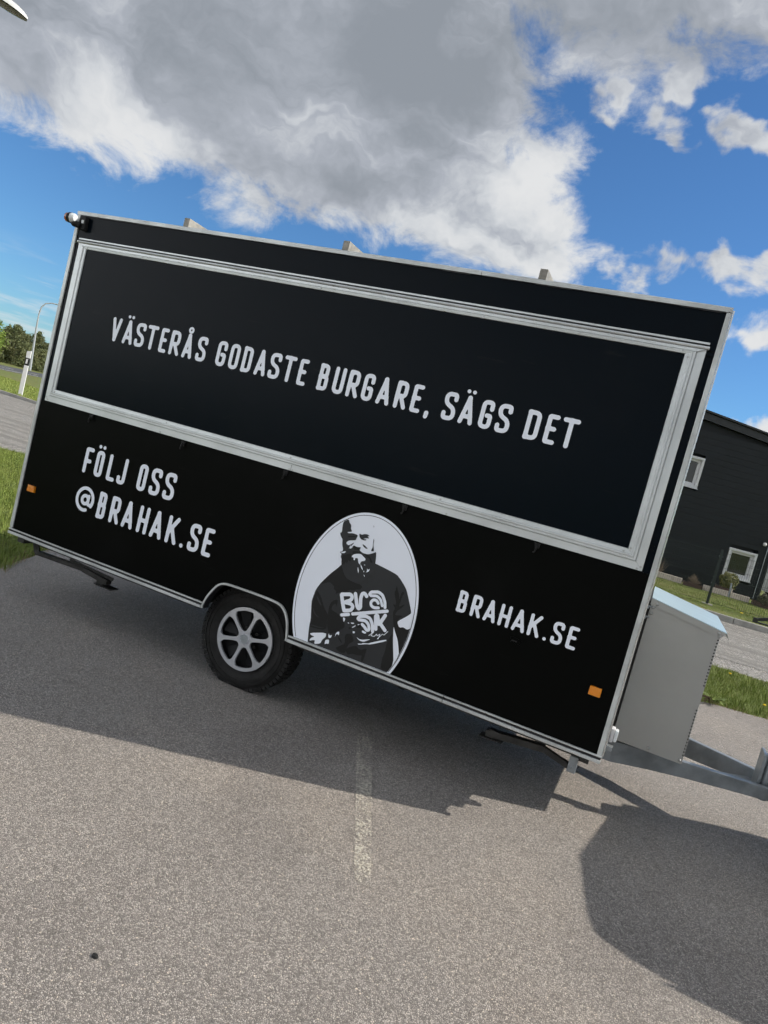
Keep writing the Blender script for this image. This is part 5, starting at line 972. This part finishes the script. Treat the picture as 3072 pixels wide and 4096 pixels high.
rt_ = Vector((math.cos(R(49.45)), math.sin(R(49.45)), 0))*1.0
MB().tube([lb, lb-rt_*.4+Vector((0, 0, 8.0)), lb-rt_*.45+Vector((0, 0, 10.2))], [.24, .15, .12], 10).build('pole', 'lamp_grey', ls, smooth=True)
MB().tube([lb-rt_*.45+Vector((0, 0, 10.2)), lb-rt_*.30+Vector((0, 0, 11.4)), lb+rt_*.2+Vector((0, 0, 12.2)), lb+rt_*1.2+Vector((0, 0, 12.6)), lb+rt_*3.4+Vector((0, 0, 12.75))], [.12, .12, .11, .10, .09], 10).build('arm', 'lamp_grey', ls, smooth=True)
MB().bar(lb+rt_*3.2+Vector((0, 0, 12.7)), lb+rt_*4.6+Vector((0, 0, 12.6)), .35, .2).build('lamp_head', 'steel_dark', ls, bevel=.05)
# near street lamp: only the tip of its head shows at the top left
tip = polar(-53.95, 17.0)+Vector((0, 0, 1.6555+17.0*math.tan(R(20.55)))); rt2 = Vector((math.cos(R(54)), math.sin(R(54)), 0)); bk = Vector((-math.sin(R(54)), math.cos(R(54)), 0))
nl = empty('near_street_lamp', tuple((tip-rt2*2.6)*Vector((1, 1, 0)).length*0 + Vector(((tip-rt2*2.6).x, (tip-rt2*2.6).y, 0))), 'pale grey street lamp head with brown lens at the top left corner', 'lamp')
ax = (rt2+Vector((0, 0, -.16))+bk*.0).normalized(); up = Vector((0, 0, 1)); sd = ax.cross(up).normalized(); up = sd.cross(ax)
def headshell(name, mtl, z0, z1, shrink, parent):
    mb = MB(); n = 10; st2 = [(-.02, .30), (.06, .62), (.18, .85), (.34, 1.0), (.55, .98), (.75, .85), (.95, .62), (1.05, .4)]
    for (t, wv) in st2:
        c = tip-ax*t
        for j in range(n+1):
            a = math.pi*j/n; wd = .17*wv*shrink
            mb.v.append(tuple(c+sd*math.cos(a)*wd+up*(z0+(z1-z0)*math.sin(a)*wv)))
    for i in range(len(st2)-1):
        for j in range(n): mb.f.append((i*(n+1)+j, i*(n+1)+j+1, (i+1)*(n+1)+j+1, (i+1)*(n+1)+j))
        mb.f.append((i*(n+1)+n, i*(n+1), (i+1)*(n+1), (i+1)*(n+1)+n))
    mb.f += [tuple(range(n+1)), tuple((len(st2)-1)*(n+1)+j for j in range(n+1))]
    return mb.build(name, mtl, parent, smooth=True)
hd = headshell('head_shell', 'lamp_white', 0.0, .15, 1.0, nl); headshell('lens', 'lamp_glass', -.012, -.045, .86, hd); headshell('lens_rim', 'steel_dark', -.001, -.012, .97, hd)
pb = tip-rt2*2.6; MB().tube([tip-ax*.95+up*.03, tip-ax*1.6+up*.05, pb+Vector((0, 0, .1)), Vector((pb.x, pb.y, 0))], [.04, .04, .06, .10], 10).build('pole', 'lamp_grey', nl, smooth=True)

def tree(name, a, d, h, w_, kind, label):
    b = polar(a, d); r = empty(name, tuple(b), label, 'tree', 'trees behind the far road'); lean = random.uniform(-.15, .15)
    MB().tube([b, b+Vector((lean, 0, h*.5)), b+Vector((lean*2, 0, h*.97))], [.16, .10, .02], 7).build('trunk', 'bark', r, smooth=True)
    br = MB(); lf = MB(); nb = 95 if kind == 'pine' else 80
    for k in range(nb):
        t = random.uniform(.02, .98); z = h*t; az_ = random.uniform(0, 6.28)
        if kind == 'pine': ln = w_*1.15*(1-t)**.6*random.uniform(.55, 1.1)+.25; rise = random.uniform(.0, .35)
        else: ln = w_*math.sin(math.pi*min(1, t*.9+.08))**.7*random.uniform(.6, 1.1); rise = random.uniform(.1, .5)
        s0 = b+Vector((lean*2*t, 0, z)); e = s0+Vector((math.cos(az_)*ln, math.sin(az_)*ln, ln*rise))
        br.tube([s0, e], [.035, .01], 4, False)
        for q in range(44 if kind == 'pine' else 56):
            u = random.uniform(.15, 1.05); sp = .16+.10*ln; p = s0.lerp(e, u)+Vector(rng.normal(size=3))*sp*(.8 if kind == 'pine' else 1.2)
            x_ = Vector(rng.normal(size=3)).normalized(); y_ = x_.orthogonal().normalized(); s_ = random.uniform(.09, .2) if kind == 'pine' else random.uniform(.09, .17)
            lf.add([p-x_*s_*1.5, p+y_*s_*.7, p+x_*s_*1.5, p-y_*s_*.7], [(0, 1, 2, 3)])
    if kind == 'pine':
        for k in range(5): lf.add([b+Vector((lean*2-.05, 0, h*.9)), b+Vector((lean*2+.05, 0, h*.9)), b+Vector((lean*2+random.uniform(-.3, .3), random.uniform(-.3, .3), h*1.05))], [(0, 1, 2)])
    br.build('branches', 'bark', r, fix=False); o = lf.build('crown', 'pine_leaf' if kind == 'pine' else 'birch_leaf', r, fix=False); o['kind'] = 'stuff'
specs = [('birch_tree', -53.9, 158, 8.6, 2.6, 'leaf', 'light green leafy tree just outside the left edge'), ('birch_tree', -52.1, 160, 7.6, 2.6, 'leaf', 'light green leafy tree at the far left of the tree line'),
         ('pine_tree', -51.15, 172, 7.4, 2.2, 'pine', 'dark pine next to the light green leafy tree'), ('pine_tree', -50.65, 166, 8.0, 2.3, 'pine', 'tallest dark pine left of the street lamp pole'), ('pine_tree', -50.05, 174, 6.9, 2.4, 'pine', 'dark pine just left of the street lamp pole'),
         ('pine_tree', -49.35, 168, 7.9, 2.3, 'pine', 'dark pine directly behind the street lamp pole'), ('pine_tree', -48.75, 176, 6.2, 2.4, 'pine', 'shorter dark pine right of the street lamp pole'), ('pine_tree', -48.15, 166, 7.2, 2.3, 'pine', 'dark pine beside the rear edge of the trailer'),
         ('pine_tree', -47.4, 172, 7.0, 2.3, 'pine', 'dark pine mostly hidden behind the rear of the trailer'), ('pine_tree', -49.9, 160, 4.6, 2.2, 'pine', 'low young pine in front of the pine row'), ('pine_tree', -48.9, 160, 4.3, 2.2, 'pine', 'low young pine at the foot of the street lamp'), ('pine_tree', -51.4, 162, 4.5, 2.0, 'pine', 'low young pine under the light green tree')]
for s_ in specs: tree(*s_)

# ------------------------------------------------------------------ grass, weeds, stones
def blades(name, label, regions, material, hmin, hmax, wd, stuffcat='grass'):
    V = []; F = []; 
    for (poly, dens, z) in regions:
        xs = [p[0] for p in poly]; ys = [p[1] for p in poly]
        A = abs(area(poly)); n = int(A*dens); pts = []
        px = np.array(poly)
        while len(pts) < n:
            q = rng.uniform((min(xs), min(ys)), (max(xs), max(ys)), size=(n*2, 2)); ins = np.zeros(len(q), bool)
            for i in range(len(poly)):
                (ax_, ay_), (bx_, by_) = poly[i-1], poly[i]
                if ay_ == by_: continue
                c = ((ay_ > q[:, 1]) != (by_ > q[:, 1])) & (q[:, 0] < (bx_-ax_)*(q[:, 1]-ay_)/(by_-ay_)+ax_); ins ^= c
            pts += q[ins].tolist()
        pts = np.array(pts[:n]); 
        patch = .6+.4*np.sin(pts[:, 0]*2.1+np.sin(pts[:, 1]*1.7)*1.3)*np.sin(pts[:, 1]*2.9+pts[:, 0])
        h = rng.uniform(hmin, hmax, n)*(.55+.6*patch); a = rng.uniform(0, 2*np.pi, n); ln = rng.uniform(.1, .7, n)*h; w_ = wd*rng.uniform(.6, 1.3, n)
        c, s_ = np.cos(a), np.sin(a); k = len(V)
        b0 = np.c_[pts[:, 0]-s_*w_, pts[:, 1]+c*w_, np.full(n, z)]; b1 = np.c_[pts[:, 0]+s_*w_, pts[:, 1]-c*w_, np.full(n, z)]
        m0 = np.c_[pts[:, 0]-s_*w_*.7+c*ln*.35, pts[:, 1]+c*w_*.7+s_*ln*.35, z+h*.6]; m1 = np.c_[pts[:, 0]+s_*w_*.7+c*ln*.35, pts[:, 1]-c*w_*.7+s_*ln*.35, z+h*.6]
        tp = np.c_[pts[:, 0]+c*ln, pts[:, 1]+s_*ln, z+h]
        allv = np.stack([b0, b1, m1, m0, tp], 1).reshape(-1, 3); V += allv.tolist()
        for i in range(n): q = k+5*i; F.append((q, q+1, q+2, q+3)); F.append((q+3, q+2, q+4))
    mb = MB(); mb.v = V; mb.f = F
    o = mb.build(name, material, fix=False); tag(o, label, stuffcat, kind='stuff')
left_v = [(-.40, .40), (-.74, .90), (-.97, 1.38), (-.8, 2.1), (-5.6, 6.0), (-7.3, 5.45), (-3.4, 2.1), (-1.2, .3)]
right_v = [(4.3, 4.32), (5.0, 4.45), (5.68, 4.66), (8, 5.1), (9.5, 7.2), (5.9, 6.95), (4.3, 6.8)]
far_l = [(-25, 19.0), (-17, 17.6), (-22, 24), (-40, 32), (-30, 20)]
lawn_r = [(3.8, 15.0), (8.5, 15.3), (8.5, 19.7), (3.8, 19.8)]; verge_r = [(4.5, 13.8), (8.5, 13.95), (8.5, 15.3), (4.5, 15.2)]
blades('verge_grass', 'green grass on the verge round the parking area', [(left_v, 2300, -.012), (right_v, 1900, -.012)], 'grass_a', .03, .095, .0028)
blades('verge_grass_pale', 'paler grass blades mixed into the verge', [(left_v, 900, -.012), (right_v, 700, -.012)], 'grass_b', .03, .10, .0025)
blades('lawn_grass', 'short lawn grass in front of the dark building', [(lawn_r, 420, .10), (verge_r, 120, .10)], 'grass_a', .015, .04, .006)
blades('roadside_grass', 'grass on the strip beyond the kerb at the left', [(far_l, 120, .10)], 'grass_b', .05, .14, .014)
ed = [(4.3, 4.27), (5.0, 4.36), (5.68, 4.57), (8, 5.02), (8, 5.12), (5.68, 4.67), (5.0, 4.47), (4.3, 4.38)]; ed2 = [(-.36, .36), (-.68, .86), (-.90, 1.34), (-1.0, 1.42), (-.8, .9), (-.46, .36)]
blades('dead_grass', 'dry straw along the edge of the asphalt', [(ed, 900, .0), (ed2, 700, .0)], 'straw', .02, .06, .003)
flowers = [(5.60, 4.85), (5.35, 6.1), (-1.75, 1.62), (-1.82, 1.72), (-1.3, 1.0), (6.15, 14.05)]
_old = [(5.55, 4.85), (5.75, 5.2), (5.3, 5.6), (6.0, 5.9), (-1.75, 1.62), (-1.82, 1.72), (-1.3, 1.0), (-2.6, 2.6), (-3.1, 2.5), (-2.3, 2.0), (6.15, 14.05), (6.4, 14.9), (5.3, 17.2), (6.9, 17.8)]
for k, (x, y) in enumerate(flowers):
    zg = .10 if y > 13 else -.012; sz = 2 if y > 13 else 1
    lab = ['yellow dandelion in the right verge close to the asphalt edge', 'yellow dandelion in the right verge near the gravel', 'front one of the dandelion pair behind the rear of the trailer', 'back one of the dandelion pair behind the rear of the trailer', 'single low dandelion in the shaded grass by the rear sill', 'yellow dandelion on the verge just behind the far kerb'][k]
    r = empty('dandelion', (x, y, zg), lab, 'flower', 'dandelions in the grass'); hgt = random.uniform(.09, .14)
    MB().tube([(x, y, zg), (x+.01, y, zg+hgt)], .003, 5, False).build('stem', 'grass_a', r)
    MB().lathe([(.001, -.006), (.014*sz, .0), (.018*sz, .008), (.010*sz, .013), (.001, .014)], (x+.01, y, zg+hgt), 'z', 12).build('flower_head', 'dandelion', r, smooth=True)
wd_ = empty('pulled_weed', (5.02, 4.40, 0), 'dry pulled weed with brown roots on the asphalt edge beside the gas locker', 'weed'); mb = MB()
for _ in range(26):
    a = random.uniform(0, 6.28); l = random.uniform(.05, .14); mb.tube([(5.02, 4.40, .06), (5.02+math.cos(a)*l*.4, 4.40+math.sin(a)*l*.4, .07), (5.02+math.cos(a)*l*.7, 4.4+math.sin(a)*l*.7, random.uniform(-.0, .04))], [.006, .004, .002], 4, False)
mb.build('roots', 'dry_leaf', wd_, fix=False)
mb = MB()
for k in range(14):
    a = random.uniform(0, 6.28); l = random.uniform(.10, .20); e = Vector((5.1+math.cos(a)*l, 4.45+math.sin(a)*l, random.uniform(.04, .10))); s_ = Vector((-math.sin(a), math.cos(a), 0))*.018
    b = Vector((5.1, 4.45, .02)); c = b.lerp(e, .55)+Vector((0, 0, .03)); mb.add([b, c-s_, e, c+s_], [(0, 1, 2, 3)])
mb.build('leaves', 'grass_a', wd_, fix=False)
sp = Vector((3.017, -2.059, 0)); mb = MB(); n = 10
vs = [(sp.x, sp.y, .009)]+[(sp.x+.010*math.cos(2*math.pi*i/n)*random.uniform(.7, 1.2), sp.y+.007*math.sin(2*math.pi*i/n)*random.uniform(.7, 1.2), .006) for i in range(n)]+[(sp.x+.012*math.cos(2*math.pi*i/n), sp.y+.009*math.sin(2*math.pi*i/n), -.001) for i in range(n)]
mb.add(vs, [(0, 1+i, 1+(i+1) % n) for i in range(n)]+[(1+i, 1+n+i, 1+n+(i+1) % n, 1+(i+1) % n) for i in range(n)])
tag(mb.build('dark_stone', 'stone_dark', smooth=True), 'small black stone lying on the sunlit asphalt at lower left', 'stone')
